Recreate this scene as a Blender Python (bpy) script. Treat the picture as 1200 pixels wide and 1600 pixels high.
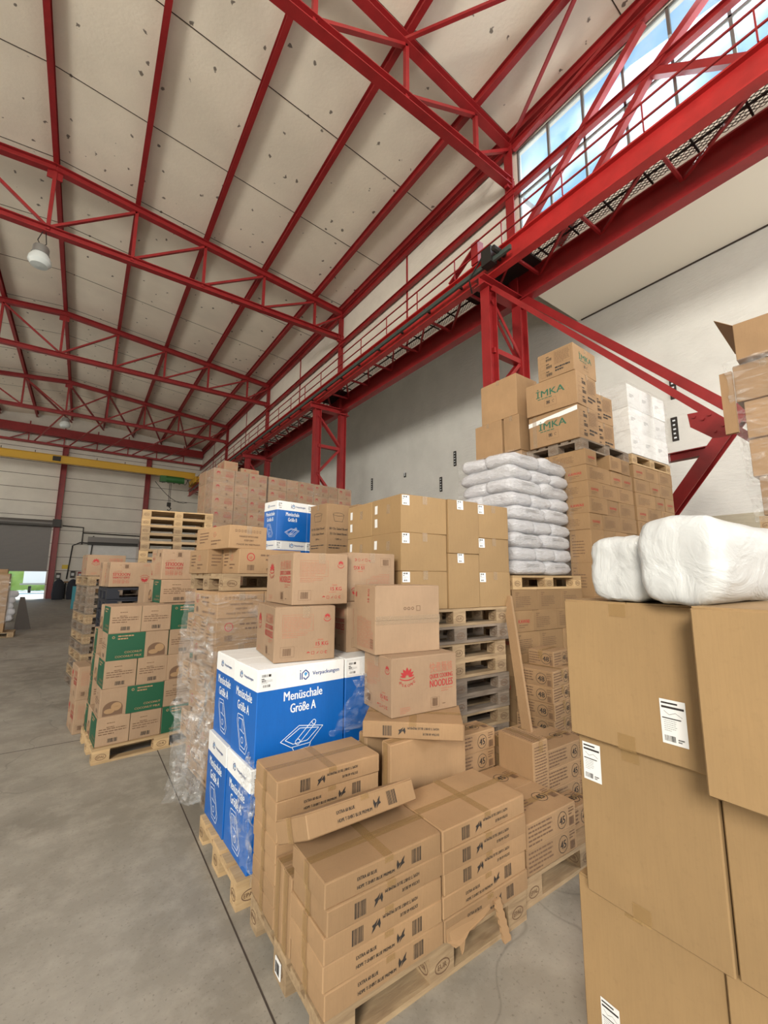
import bpy, bmesh, math, random
from mathutils import Vector, Matrix, noise
R = math.radians
random.seed(7)
C = bpy.context.scene.collection
for o in list(bpy.data.objects): bpy.data.objects.remove(o)

# ------------------------------------------------------------------ camera, world, light, exposure
FPX, YAW, PITCH, ROLL, EYE = 661.5, 35.2, 8.54, 0.3, 1.78
cd = bpy.data.cameras.new('camera'); cam = bpy.data.objects.new('camera', cd); C.objects.link(cam)
cd.sensor_fit = 'VERTICAL'; cd.sensor_height = 36; cd.lens = FPX/1600*36; cd.clip_end = 300; cd.clip_start = .02
y_, p_, r_ = R(YAW), R(PITCH), R(ROLL)
F = Vector((math.sin(y_)*math.cos(p_), math.cos(y_)*math.cos(p_), math.sin(p_)))
rt0 = Vector((math.cos(y_), -math.sin(y_), 0)); up0 = rt0.cross(F)
rt = rt0*math.cos(r_)+up0*math.sin(r_); up = -rt0*math.sin(r_)+up0*math.cos(r_)
m = Matrix((rt, up, -F)).transposed().to_4x4(); m.translation = (0, 0, EYE)
cam.matrix_world = m
bpy.context.scene.camera = cam
sc = bpy.context.scene
sc.view_settings.view_transform = 'Standard'; sc.view_settings.look = 'None'
sc.view_settings.gamma = 1; sc.view_settings.use_curve_mapping = False
sc.view_settings.exposure = -0.32
WORLD_STRENGTH = 3.3
w = bpy.data.worlds.new('sky'); sc.world = w; w.use_nodes = True
nt = w.node_tree; nt.nodes.clear()
wo = nt.nodes.new('ShaderNodeOutputWorld'); bg = nt.nodes.new('ShaderNodeBackground')
tc = nt.nodes.new('ShaderNodeTexCoord'); sx = nt.nodes.new('ShaderNodeSeparateXYZ'); cr = nt.nodes.new('ShaderNodeValToRGB')
nt.links.new(tc.outputs['Generated'], sx.inputs[0]); nt.links.new(sx.outputs['Z'], cr.inputs[0])
cr.color_ramp.elements[0].position = 0.0; cr.color_ramp.elements[0].color = (1.0, .93, .80, 1)
cr.color_ramp.elements[1].position = .75; cr.color_ramp.elements[1].color = (.10, .24, .40, 1)
e_ = cr.color_ramp.elements.new(.17); e_.color = (.96, .92, .85, 1)
e_ = cr.color_ramp.elements.new(.36); e_.color = (.115, .245, .365, 1)
nt.links.new(cr.outputs[0], bg.inputs[0]); bg.inputs[1].default_value = WORLD_STRENGTH
nt.links.new(bg.outputs[0], wo.inputs[0])

def area(name, loc, target, sx_, sy_, power, color):
    l = bpy.data.lights.new(name, 'AREA'); l.shape = 'RECTANGLE'; l.size = sx_; l.size_y = sy_; l.energy = power; l.color = color
    o = bpy.data.objects.new(name, l); C.objects.link(o); o.location = loc
    d = Vector(target)-Vector(loc); o.rotation_euler = d.to_track_quat('-Z', 'Y').to_euler(); return o
# added key and aisle lamps, sources unseen; daylight through the clerestory on the right
area('key_light_rear_left', (-9.5, -6.8, 7.2), (2.2, 2.2, 1.0), 3.6, 3.6, 3100, (1.0, .94, .84))  # added soft key lamp; direction follows the carton shadows, its opening is unseen
area('daylight_clerestory', (8.3, 1.5, 11.3), (2.0, 3.5, 3.0), 8.0, 1.8, 420, (.95, .97, 1.0))
area('added_aisle_fill', (8.9, -7.5, 5.2), (11.6, 3.0, 4.5), 3.0, 3.0, 800, (.97, .98, 1.0))  # added fill lamp that brightens the white aisle wall; no such window is known

sl = bpy.data.lights.new('sun', 'SUN'); sl.energy = 5; sl.angle = R(.6); sl.color = (1, .95, .86); so = bpy.data.objects.new('sun', sl); C.objects.link(so)
so.rotation_euler = Vector((-.25, -1, -1.15)).to_track_quat('-Z', 'Y').to_euler()      # the sun stands beyond the end wall and lights only the yard
# ------------------------------------------------------------------ materials
def mat(name, col, rough=.6, metal=0., **k):
    m = bpy.data.materials.new(name); m.use_nodes = True
    b = m.node_tree.nodes['Principled BSDF']
    b.inputs['Base Color'].default_value = (*col, 1); b.inputs['Roughness'].default_value = rough; b.inputs['Metallic'].default_value = metal
    return m
def N(m, t, **k):
    n = m.node_tree.nodes.new(t)
    for a, v in k.items(): setattr(n, a, v)
    return n
def LK(m, a, b): m.node_tree.links.new(a, b)
def mapping(m, scale=(1, 1, 1), rot=(0, 0, 0), coord='Object'):
    t = N(m, 'ShaderNodeTexCoord'); mp = N(m, 'ShaderNodeMapping'); mp.inputs['Scale'].default_value = scale; mp.inputs['Rotation'].default_value = rot
    LK(m, t.outputs[coord], mp.inputs[0]); return mp.outputs[0]
def mixc(m, fac, a, b, mode='MIX'):
    n = N(m, 'ShaderNodeMix', data_type='RGBA', blend_type=mode)
    for s, v in ((n.inputs[0], fac), (n.inputs[6], a), (n.inputs[7], b)):
        if hasattr(v, 'is_output'): LK(m, v, s)
        elif isinstance(v, (int, float)): s.default_value = v
        else: s.default_value = (*v, 1)
    return n.outputs[2]
def ramp(m, fac, stops):
    n = N(m, 'ShaderNodeValToRGB'); LK(m, fac, n.inputs[0]); el = n.color_ramp.elements
    while len(el) < len(stops): el.new(.5)
    for e, (p, c) in zip(el, stops):
        e.position = p; e.color = (*c, 1) if len(c) == 3 else c
    return n.outputs[0]
def noise_t(m, vec, scale, detail=4, rough=.55, dist=0):
    n = N(m, 'ShaderNodeTexNoise'); n.inputs['Scale'].default_value = scale; n.inputs['Detail'].default_value = detail
    n.inputs['Roughness'].default_value = rough; n.inputs['Distortion'].default_value = dist; LK(m, vec, n.inputs['Vector']); return n.outputs[0]
def bump(m, h, strength=.3, dist=.01):
    n = N(m, 'ShaderNodeBump'); n.inputs['Strength'].default_value = strength; n.inputs['Distance'].default_value = dist; LK(m, h, n.inputs['Height'])
    LK(m, n.outputs[0], m.node_tree.nodes['Principled BSDF'].inputs['Normal']); return n
def base(m, sock): LK(m, sock, m.node_tree.nodes['Principled BSDF'].inputs['Base Color'])
BW = ((0, 0, 0), (1, 1, 1))

def kraft(name, c, var=.12, seedscale=1.0):
    m = mat(name, c, .78)
    v = mapping(m)
    n1 = noise_t(m, v, 3.2, 5); n2 = noise_t(m, mapping(m, (160, 160, 9)), 1.0, 2)
    a = mixc(m, ramp(m, n1, [(.3, (0, 0, 0)), (.75, (1, 1, 1))]), tuple(x*(1-var) for x in c), tuple(min(1, x*(1+var*.8)) for x in c))
    a = mixc(m, ramp(m, n2, [(.42, (0, 0, 0)), (.62, (.13, .13, .13))]), a, tuple(x*.72 for x in c))
    n3 = noise_t(m, v, 38, 3, .7); a = mixc(m, ramp(m, n3, [(.55, (0, 0, 0)), (.75, (.25, .25, .25))]), a, tuple(x*.70 for x in c))
    oi = N(m, 'ShaderNodeObjectInfo'); hs = N(m, 'ShaderNodeHueSaturation')
    mr = N(m, 'ShaderNodeMapRange'); mr.inputs['To Min'].default_value = .88; mr.inputs['To Max'].default_value = 1.1
    LK(m, oi.outputs['Random'], mr.inputs[0]); LK(m, mr.outputs[0], hs.inputs['Value']); LK(m, a, hs.inputs['Color'])
    base(m, hs.outputs[0]); bump(m, n2, .12, .002); return m
M = {}
M['kraft'] = kraft('kraft_cardboard', (.36, .222, .112))
M['kraft_pink'] = kraft('kraft_noodle', (.37, .245, .148))
M['kraft_plain'] = kraft('kraft_plain', (.35, .222, .100), .08)
M['kraft_dark'] = kraft('kraft_dark', (.30, .182, .086))
M['kraft_edge'] = mat('cardboard_edge', (.36, .22, .11), .9)
M['inside'] = mat('cardboard_seam_shadow', (.10, .06, .03), .95)
M['white_card'] = kraft('white_cardboard', (.80, .80, .78), .04)
M['blue'] = kraft('blue_print', (.004, .115, .44), .06)
M['blue'].node_tree.nodes['Principled BSDF'].inputs['Roughness'].default_value = .42
M['navy'] = mat('navy_ink', (.01, .05, .22), .6)
M['cyan'] = mat('sky_ink', (.05, .30, .62), .6)
M['white_ink'] = mat('white_ink', (.80, .84, .88), .6)
M['red_ink'] = mat('red_ink', (.40, .03, .03), .7)
M['red_faint'] = mat('faint_red_ink', (.42, .15, .09), .75)
M['black_ink'] = mat('black_ink', (.03, .025, .022), .7)
M['brown_ink'] = mat('brown_ink', (.16, .09, .05), .75)
M['green_ink'] = mat('dark_green_ink', (.03, .12, .07), .7)
M['green_panel'] = mat('green_panel_ink', (.010, .085, .038), .6)
M['label'] = mat('white_paper_label', (.80, .80, .78), .55)
M['grey_ink'] = mat('grey_ink', (.25, .25, .25), .7)
def tape_mat(name, c, al):
    m = mat(name, c, .4); b = m.node_tree.nodes['Principled BSDF']; b.inputs['Alpha'].default_value = al; return m
M['tape'] = tape_mat('brown_packing_tape', (.40, .25, .10), .42)
M['tape_clear'] = tape_mat('clear_packing_tape', (.46, .34, .22), .4)
def wood(name, c1, c2):
    m = mat(name, c1, .8); v = mapping(m, (1.5, 14, 14)); n = noise_t(m, v, 3, 5, .6, .6)
    a = mixc(m, ramp(m, n, [(.3, (0, 0, 0)), (.7, (1, 1, 1))]), c1, c2)
    oi = N(m, 'ShaderNodeObjectInfo'); hs = N(m, 'ShaderNodeHueSaturation'); mr = N(m, 'ShaderNodeMapRange')
    mr.inputs['To Min'].default_value = .78; mr.inputs['To Max'].default_value = 1.15
    LK(m, oi.outputs['Random'], mr.inputs[0]); LK(m, mr.outputs[0], hs.inputs['Value']); LK(m, a, hs.inputs['Color'])
    base(m, hs.outputs[0]); bump(m, n, .4, .004); return m
M['wood_new'] = wood('pale_pine', (.44, .29, .14), (.56, .39, .21))
M['wood_mid'] = wood('used_pine', (.27, .18, .10), (.42, .30, .17))
M['wood_old'] = wood('weathered_pine', (.15, .115, .085), (.27, .21, .155))
def red_paint(name, c):
    m = mat(name, c, .45); v = mapping(m, coord='Object'); n = noise_t(m, v, 2.3, 6, .65)
    base(m, mixc(m, ramp(m, n, [(.35, (0, 0, 0)), (.8, (1, 1, 1))]), c, tuple(x*.62 for x in c))); bump(m, noise_t(m, v, 30, 2), .08, .003); return m
M['red'] = red_paint('red_steel_paint', (.30, .016, .018))
M['red_bright'] = red_paint('red_girder_paint', (.46, .022, .022))
M['dark_steel'] = mat('dark_steel', (.035, .033, .03), .5, .5)
M['grey_steel'] = mat('grey_steel', (.30, .30, .29), .45, .6)
M['rail_green'] = mat('green_grey_rail', (.06, .085, .075), .45, .2)
M['yellow'] = mat('yellow_crane_paint', (.62, .36, .02), .5)
M['green'] = mat('green_hoist_paint', (.03, .15, .035), .5)
M['black_plastic'] = mat('black_plastic', (.012, .014, .022), .5)
M['dark_cloth'] = mat('dark_cloth', (.03, .032, .04), .9)
M['teal'] = mat('teal_plastic', (.02, .25, .30), .5)

def concrete():
    m = mat('concrete_floor', (.3, .27, .23), .72); v = mapping(m)
    a = noise_t(m, v, .55, 6, .62, .4); b = noise_t(m, v, 4.0, 8, .7); c = noise_t(m, v, 60, 3, .6)
    col = mixc(m, ramp(m, a, [(.35, (0, 0, 0)), (.68, (1, 1, 1))]), (.205, .185, .150), (.36, .33, .275))
    col = mixc(m, ramp(m, b, [(.45, (0, 0, 0)), (.66, (.6, .6, .6))]), col, (.41, .375, .315))
    col = mixc(m, ramp(m, c, [(.60, (0, 0, 0)), (.70, (.5, .5, .5))]), col, (.12, .105, .085))
    st = noise_t(m, mapping(m, (1.2, .25, 1)), 1.2, 5, .6)
    col = mixc(m, ramp(m, st, [(.58, (0, 0, 0)), (.75, (.45, .45, .45))]), col, (.16, .14, .115))
    vo = N(m, 'ShaderNodeTexVoronoi', feature='DISTANCE_TO_EDGE'); vo.inputs['Scale'].default_value = .33
    dv = N(m, 'ShaderNodeVectorMath', operation='ADD'); nn = N(m, 'ShaderNodeTexNoise'); nn.inputs['Scale'].default_value = 1.3; LK(m, v, nn.inputs['Vector'])
    LK(m, v, dv.inputs[0]); LK(m, nn.outputs['Color'], dv.inputs[1]); LK(m, dv.outputs[0], vo.inputs['Vector'])
    col = mixc(m, ramp(m, vo.outputs[0], [(0, (.35, .35, .35)), (.0016, (0, 0, 0))]), col, (.10, .09, .075))
    base(m, col); bump(m, b, .25, .006)
    rr = ramp(m, a, [(.3, (.45, .45, .45)), (.7, (.75, .75, .75))]); LK(m, rr, m.node_tree.nodes['Principled BSDF'].inputs['Roughness']); return m
M['floor'] = concrete()
def ceil_mat(name, c):
    m = mat(name, c, .85); v = mapping(m)
    a = noise_t(m, v, .8, 5); col = mixc(m, ramp(m, a, [(.35, (0, 0, 0)), (.7, (1, 1, 1))]), tuple(x*.90 for x in c), c)
    v2 = mapping(m, (1.25, 1.0, 0)); vo = N(m, 'ShaderNodeTexVoronoi'); vo.inputs['Scale'].default_value = 1.75; vo.inputs['Randomness'].default_value = .62
    nn = N(m, 'ShaderNodeTexNoise'); nn.inputs['Scale'].default_value = 9; LK(m, v, nn.inputs['Vector'])
    sc_ = N(m, 'ShaderNodeVectorMath', operation='SCALE'); LK(m, nn.outputs['Color'], sc_.inputs[0]); sc_.inputs['Scale'].default_value = .16
    ad = N(m, 'ShaderNodeVectorMath', operation='ADD'); LK(m, v2, ad.inputs[0]); LK(m, sc_.outputs[0], ad.inputs[1]); LK(m, ad.outputs[0], vo.inputs['Vector'])
    col = mixc(m, ramp(m, vo.outputs['Distance'], [(.075, (.9, .9, .9)), (.10, (0, 0, 0))]), col, (.13, .11, .09))
    base(m, col); bump(m, noise_t(m, v, 14, 5), .25, .02); return m
M['ceiling'] = ceil_mat('aerated_concrete_ceiling', (.86, .79, .67))
M['ceiling_plain'] = mat('plain_aisle_ceiling', (.80, .74, .62), .85)
def whitewall(name, c, brick=True):
    m = mat(name, c, .85); v = mapping(m)
    a = noise_t(m, v, .7, 6, .6); col = mixc(m, ramp(m, a, [(.3, (0, 0, 0)), (.7, (1, 1, 1))]), tuple(x*.86 for x in c), c)
    base(m, col)
    br = noise_t(m, mapping(m, (1, 1.3, 5.0)), 3.2, 6, .65)
    bump(m, br, .5, .035); return m
M['wall_white'] = whitewall('whitewashed_brick', (.80, .80, .76))
M['panel_white'] = whitewall('wall_panels', (.74, .70, .62))
def end_panels():
    m = whitewall('end_wall_panels', (.74, .71, .64)); return m
M['end_wall'] = end_panels()
M['seam'] = mat('dark_joint', (.06, .045, .035), .9)
def shutter():
    m = mat('grey_shutter', (.17, .16, .15), .5, .4); return m
M['shutter'] = shutter()
M['frame_grey'] = mat('window_frame_paint', (.13, .12, .11), .6)
def glass():
    m = bpy.data.materials.new('window_glass'); m.use_nodes = True; n = m.node_tree; n.nodes.clear()
    o = n.nodes.new('ShaderNodeOutputMaterial'); t = n.nodes.new('ShaderNodeBsdfTransparent'); d = n.nodes.new('ShaderNodeBsdfTranslucent'); g = n.nodes.new('ShaderNodeBsdfGlossy')
    t.inputs[0].default_value = (.92, .97, 1, 1); d.inputs[0].default_value = (.85, .88, .9, 1); g.inputs[1].default_value = .05
    a = n.nodes.new('ShaderNodeMixShader'); b = n.nodes.new('ShaderNodeMixShader')
    tc = n.nodes.new('ShaderNodeTexCoord'); no = n.nodes.new('ShaderNodeTexNoise'); no.inputs['Scale'].default_value = .8; no.inputs['Detail'].default_value = 6
    mr = n.nodes.new('ShaderNodeMapRange'); mr.inputs['From Min'].default_value = .42; mr.inputs['From Max'].default_value = .75; mr.inputs['To Min'].default_value = .03; mr.inputs['To Max'].default_value = .28
    n.links.new(tc.outputs['Object'], no.inputs['Vector']); n.links.new(no.outputs[0], mr.inputs[0]); n.links.new(mr.outputs[0], a.inputs[0])
    n.links.new(t.outputs[0], a.inputs[1]); n.links.new(d.outputs[0], a.inputs[2]); b.inputs[0].default_value = .05
    n.links.new(a.outputs[0], b.inputs[1]); n.links.new(g.outputs[0], b.inputs[2]); n.links.new(b.outputs[0], o.inputs[0]); return m
M['glass'] = glass()
def grate():
    m = bpy.data.materials.new('walkway_grating'); m.use_nodes = True; n = m.node_tree; n.nodes.clear()
    o = n.nodes.new('ShaderNodeOutputMaterial'); t = n.nodes.new('ShaderNodeBsdfTransparent'); d = n.nodes.new('ShaderNodeBsdfPrincipled')
    d.inputs['Base Color'].default_value = (.20, .19, .17, 1); mx = n.nodes.new('ShaderNodeMixShader'); tc = n.nodes.new('ShaderNodeTexCoord')
    outs = []
    for ang in (30, -30):
        mp = n.nodes.new('ShaderNodeMapping'); mp.inputs['Rotation'].default_value = (0, 0, R(ang)); wv = n.nodes.new('ShaderNodeTexWave')
        wv.inputs['Scale'].default_value = 5.5; n.links.new(tc.outputs['Object'], mp.inputs[0]); n.links.new(mp.outputs[0], wv.inputs['Vector']); outs.append(wv.outputs['Fac'])
    mx2 = n.nodes.new('ShaderNodeMath'); mx2.operation = 'MAXIMUM'; n.links.new(outs[0], mx2.inputs[0]); n.links.new(outs[1], mx2.inputs[1])
    gt = n.nodes.new('ShaderNodeMath'); gt.operation = 'GREATER_THAN'; gt.inputs[1].default_value = .86; n.links.new(mx2.outputs[0], gt.inputs[0])
    n.links.new(gt.outputs[0], mx.inputs[0]); n.links.new(t.outputs[0], mx.inputs[1]); n.links.new(d.outputs[0], mx.inputs[2]); n.links.new(mx.outputs[0], o.inputs[0]); return m
M['grate'] = grate()
def film(name, amount, tint=(.9, .9, .88)):
    m = bpy.data.materials.new(name); m.use_nodes = True; n = m.node_tree; n.nodes.clear()
    o = n.nodes.new('ShaderNodeOutputMaterial'); t = n.nodes.new('ShaderNodeBsdfTransparent'); g = n.nodes.new('ShaderNodeBsdfGlossy'); d = n.nodes.new('ShaderNodeBsdfDiffuse')
    d.inputs[0].default_value = (*tint, 1); g.inputs[1].default_value = .16
    tc = n.nodes.new('ShaderNodeTexCoord'); mp = n.nodes.new('ShaderNodeMapping'); mp.inputs['Scale'].default_value = (1.6, 1.6, 6); mp.inputs['Rotation'].default_value = (.5, .35, 0)
    no = n.nodes.new('ShaderNodeTexNoise'); no.inputs['Scale'].default_value = 2.2; no.inputs['Detail'].default_value = 7; no.inputs['Distortion'].default_value = 1.6
    n.links.new(tc.outputs['Object'], mp.inputs[0]); n.links.new(mp.outputs[0], no.inputs['Vector'])
    bp = n.nodes.new('ShaderNodeBump'); bp.inputs['Strength'].default_value = 1; bp.inputs['Distance'].default_value = .05; n.links.new(no.outputs[0], bp.inputs['Height'])
    n.links.new(bp.outputs[0], g.inputs['Normal']); n.links.new(bp.outputs[0], d.inputs['Normal'])
    mr = n.nodes.new('ShaderNodeMapRange'); mr.inputs['From Min'].default_value = .5; mr.inputs['From Max'].default_value = .72; mr.inputs['To Min'].default_value = amount*.45; mr.inputs['To Max'].default_value = min(.95, amount*2.0)
    n.links.new(no.outputs[0], mr.inputs[0])
    a = n.nodes.new('ShaderNodeMixShader'); b = n.nodes.new('ShaderNodeMixShader'); a.inputs[0].default_value = .45
    n.links.new(d.outputs[0], a.inputs[1]); n.links.new(g.outputs[0], a.inputs[2])
    n.links.new(mr.outputs[0], b.inputs[0]); n.links.new(t.outputs[0], b.inputs[1]); n.links.new(a.outputs[0], b.inputs[2]); n.links.new(b.outputs[0], o.inputs[0]); return m
M['film'] = film('stretch_film', .20)
M['film_thin'] = film('thin_stretch_film', .13)
def sack_mat():
    m = mat('white_sack_plastic', (.70, .70, .73), .17); v = mapping(m, (1, 1, 1)); n = noise_t(m, mapping(m, (5, 5, 13)), 2.4, 7, .65, 1.6)
    bump(m, n, .9, .03); return m
M['sack'] = sack_mat()
def foam_mat():
    m = mat('white_film_over_foam', (.56, .57, .56), .35); n = noise_t(m, mapping(m, (2, 7, 4), (.3, .2, .1)), 2.0, 5, .55, 1.4); bump(m, n, .45, .02); return m
M['foam'] = foam_mat()
M['white_box'] = kraft('white_carton_card', (.74, .74, .72), .05)
M['leaf'] = mat('hedge_leaf', (.34, .46, .12), .8)
M['outside'] = mat('sunlit_yard', (.85, .84, .80), .9)
M['paint_white'] = mat('white_lorry_paint', (.8, .8, .8), .5)
M['lens'] = mat('lamp_glass', (.6, .65, .65), .15)
M['yellow_sign'] = mat('yellow_sign', (.7, .5, .03), .5)

# ------------------------------------------------------------------ mesh helpers
class MB:
    def __init__(s): s.v = []; s.f = []; s.mi = []; s.mats = []
    def m(s, name):
        if name not in s.mats: s.mats.append(name)
        return s.mats.index(name)
    def add(s, verts, faces, mname, mtx=None):
        o = len(s.v)
        for p in verts:
            p = Vector(p)
            if mtx is not None: p = mtx @ p
            s.v.append(tuple(p))
        k = s.m(mname)
        for f in faces: s.f.append([i+o for i in f]); s.mi.append(k)
    def box(s, a, b, mname, mtx=None):
        x0, y0, z0 = a; x1, y1, z1 = b
        s.add([(x0, y0, z0), (x1, y0, z0), (x1, y1, z0), (x0, y1, z0), (x0, y0, z1), (x1, y0, z1), (x1, y1, z1), (x0, y1, z1)],
              [(0, 3, 2, 1), (4, 5, 6, 7), (0, 1, 5, 4), (1, 2, 6, 5), (2, 3, 7, 6), (3, 0, 4, 7)], mname, mtx)
    def bar(s, p, q, w, h, mname, upv=(0, 0, 1)):
        # rectangular bar from p to q, width w (sideways), height h (towards up), centred
        p = Vector(p); q = Vector(q); d = (q-p); L = d.length; d.normalize(); u = Vector(upv)
        if abs(d.dot(u)) > .98: u = Vector((0, 1, 0))
        sd = d.cross(u).normalized(); u = sd.cross(d)
        M4 = Matrix((sd, d, u)).transposed().to_4x4(); M4.translation = p
        s.box((-w/2, 0, -h/2), (w/2, L, h/2), mname, M4)
    def ibeam(s, p, q, w, h, mname, t=.02, upv=(0, 0, 1)):
        p = Vector(p); q = Vector(q); d = (q-p); L = d.length; d.normalize(); u = Vector(upv)
        if abs(d.dot(u)) > .98: u = Vector((0, 1, 0))
        sd = d.cross(u).normalized(); u = sd.cross(d)
        M4 = Matrix((sd, d, u)).transposed().to_4x4(); M4.translation = p
        s.box((-w/2, 0, -h/2), (w/2, L, -h/2+t), mname, M4); s.box((-w/2, 0, h/2-t), (w/2, L, h/2), mname, M4)
        s.box((-t*.35, 0, -h/2+t), (t*.35, L, h/2-t), mname, M4)
    def tube(s, pts, r, mname, n=8):
        pts = [Vector(p) for p in pts]; o = []; prev = None
        for i, p in enumerate(pts):
            d = (pts[min(i+1, len(pts)-1)]-pts[max(i-1, 0)]).normalized()
            a = d.orthogonal().normalized() if prev is None else (prev-d*prev.dot(d)).normalized(); prev = a; b = d.cross(a)
            o.append([p+a*math.cos(2*math.pi*k/n)*r+b*math.sin(2*math.pi*k/n)*r for k in range(n)])
        vs = [x for ring in o for x in ring]; fs = []
        for i in range(len(pts)-1):
            for k in range(n): fs.append((i*n+k, i*n+(k+1) % n, (i+1)*n+(k+1) % n, (i+1)*n+k))
        fs.append(tuple(range(n))[::-1]); fs.append(tuple((len(pts)-1)*n+k for k in range(n)))
        s.add(vs, fs, mname)
    def lathe(s, prof, c, mname, n=16):
        vs = []; fs = []
        for r, z in prof: vs += [(c[0]+r*math.cos(2*math.pi*k/n), c[1]+r*math.sin(2*math.pi*k/n), c[2]+z) for k in range(n)]
        for i in range(len(prof)-1):
            for k in range(n): fs.append((i*n+k, i*n+(k+1) % n, (i+1)*n+(k+1) % n, (i+1)*n+k))
        s.add(vs, fs, mname)
    def mesh(s, name, smooth=False):
        me = bpy.data.meshes.new(name); me.from_pydata(s.v, [], s.f)
        for k in s.mats: me.materials.append(M[k])
        me.polygons.foreach_set('material_index', s.mi)
        if smooth:
            me.polygons.foreach_set('use_smooth', [True]*len(s.f)); me.set_sharp_from_angle(angle=R(38))
        me.update(); return me
    def obj(s, name, parent=None, smooth=False, loc=None): return put(name, s.mesh(name, smooth), parent, loc)
def put(name, me, parent=None, loc=None, rot=None):
    o = bpy.data.objects.new(name, me); C.objects.link(o)
    if parent is not None: o.parent = parent
    if loc is not None: o.location = loc
    if rot is not None: o.rotation_euler = rot
    return o
def tag(o, label, cat, group=None):
    o['label'] = label; o['category'] = cat
    if group: o['group'] = group
    return o
def struct(o): o['kind'] = 'structure'; return o
def empty(name, loc=(0, 0, 0), rz=0): return put(name, None, None, loc, (0, 0, rz))

# ------------------------------------------------------------------ printing on cartons
GL = {}
def glyphs(txt, bold):
    k = (txt, bold)
    if k not in GL:
        cu = bpy.data.curves.new('t', 'FONT'); cu.body = txt; cu.size = 1; cu.resolution_u = 2; cu.offset = 0.0
        ob = bpy.data.objects.new('t', cu); me = bpy.data.meshes.new_from_object(ob)
        GL[k] = ([(v.co.x, v.co.y) for v in me.vertices], [tuple(p.vertices) for p in me.polygons])
        bpy.data.objects.remove(ob); bpy.data.curves.remove(cu); bpy.data.meshes.remove(me)
    return GL[k]
class Print(MB):
    """flat ink on the faces of a w x d x h carton whose near left bottom corner is the origin"""
    def __init__(s, w, d, h): super().__init__(); s.dim = (w, d, h); s.rot = 0; s.off = .0012; s.fc = 'F'; s.bulge = 0.0
    def face(s, fc, rot=0): s.fc = fc; s.rot = rot; s.k = 0
    def size(s):
        w, d, h = s.dim; a = {'F': (w, h), 'L': (d, h), 'T': (w, d), 'R': (d, h), 'K': (w, h)}[s.fc]
        return a if s.rot in (0, 180) else (a[1], a[0])
    def P(s, u, v, lift=0):
        w, d, h = s.dim; W, H = {'F': (w, h), 'L': (d, h), 'T': (w, d), 'R': (d, h), 'K': (w, h)}[s.fc]
        if s.rot == 180: u, v = W-u, H-v
        elif s.rot == 90: u, v = W-v, u
        elif s.rot == 270: u, v = v, H-u
        e = s.off+lift+(0 if s.fc == 'T' else s.bulge*math.sin(math.pi*min(1, max(0, v/H)))*math.sin(math.pi*min(1, max(0, u/W))))
        return {'F': (u, -e, v), 'L': (-e, d-u, v), 'T': (u, v, h+e+.004), 'R': (w+e, u, v), 'K': (w-u, d+e, v)}[s.fc]
    def poly(s, pts, mn, lift=0): s.add([s.P(*p, lift) for p in pts], [tuple(range(len(pts)))], mn)
    def rect(s, u0, v0, u1, v1, mn, lift=0):
        nu = max(1, int(abs(u1-u0)/.05)) if s.bulge else 1; nv = max(1, int(abs(v1-v0)/.05)) if s.bulge else 1
        for i in range(nu):
            for j in range(nv):
                a, b = u0+(u1-u0)*i/nu, u0+(u1-u0)*(i+1)/nu; c, d = v0+(v1-v0)*j/nv, v0+(v1-v0)*(j+1)/nv
                s.poly([(a, c), (b, c), (b, d), (a, d)], mn, lift)
    def frame(s, u0, v0, u1, v1, t, mn, lift=0):
        s.rect(u0, v0, u1, v0+t, mn, lift); s.rect(u0, v1-t, u1, v1, mn, lift); s.rect(u0, v0+t, u0+t, v1-t, mn, lift); s.rect(u1-t, v0+t, u1, v1-t, mn, lift)
    def text(s, u, v, size, txt, mn, width=None, align='l', bold=True, lift=0, slant=0):
        vs, fs = glyphs(txt, bold)
        if not vs: return
        W = max(x for x, y in vs)-min(x for x, y in vs); x0 = min(x for x, y in vs); k = size; kx = size if width is None else width/W
        W *= kx; du = {'l': 0, 'c': -W/2, 'r': -W}[align]
        for o in ((-.018, 0, .020) if bold else (0,)):
            s.add([s.P(u+du+(x-x0)*kx+slant*y*k+o*k, v+y*k+abs(o)*.3*k, lift+.0001*(o > 0)) for x, y in vs], fs, mn)
    def lines(s, u0, v1, wd, n, pitch, t, mn, seed=0, lift=0, words=True):
        rr = random.Random(seed)
        for i in range(n):
            x = u0; e = u0+wd*(1 if i < n-1 else .6)*(1-.12*rr.random())
            while x < e:
                l = min(e-x, wd*(.05+.14*rr.random())) if words else e-x
                s.rect(x, v1-i*pitch-t, x+l, v1-i*pitch, mn, lift); x += l+wd*.025
    def barcode(s, u, v, w_, h_, mn='black_ink', seed=1, n=13, lift=0):
        rr = random.Random(seed); x = u; st = w_/n
        for i in range(n):
            s.rect(x, v, x+st*(.35+.45*rr.random()), v+h_, mn, lift); x += st
    def ring(s, u, v, r, t, mn, n=20, a0=0, a1=360, lift=0, ry=None):
        ry = ry or r
        for i in range(n):
            a = R(a0+(a1-a0)*i/n); b = R(a0+(a1-a0)*(i+1)/n)
            s.poly([(u+r*math.cos(a), v+ry*math.sin(a)), (u+r*math.cos(b), v+ry*math.sin(b)), (u+(r-t)*math.cos(b), v+(ry-t)*math.sin(b)), (u+(r-t)*math.cos(a), v+(ry-t)*math.sin(a))][::-1], mn, lift)
    def stroke(s, pts, t, mn, lift=0):
        for (a, b), (c, d) in zip(pts[:-1], pts[1:]):
            L = math.hypot(c-a, d-b) or 1; nx, ny = -(d-b)/L*t/2, (c-a)/L*t/2
            s.poly([(a+nx, b+ny), (c+nx, d+ny), (c-nx, d-ny), (a-nx, b-ny)][::-1], mn, lift)
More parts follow.
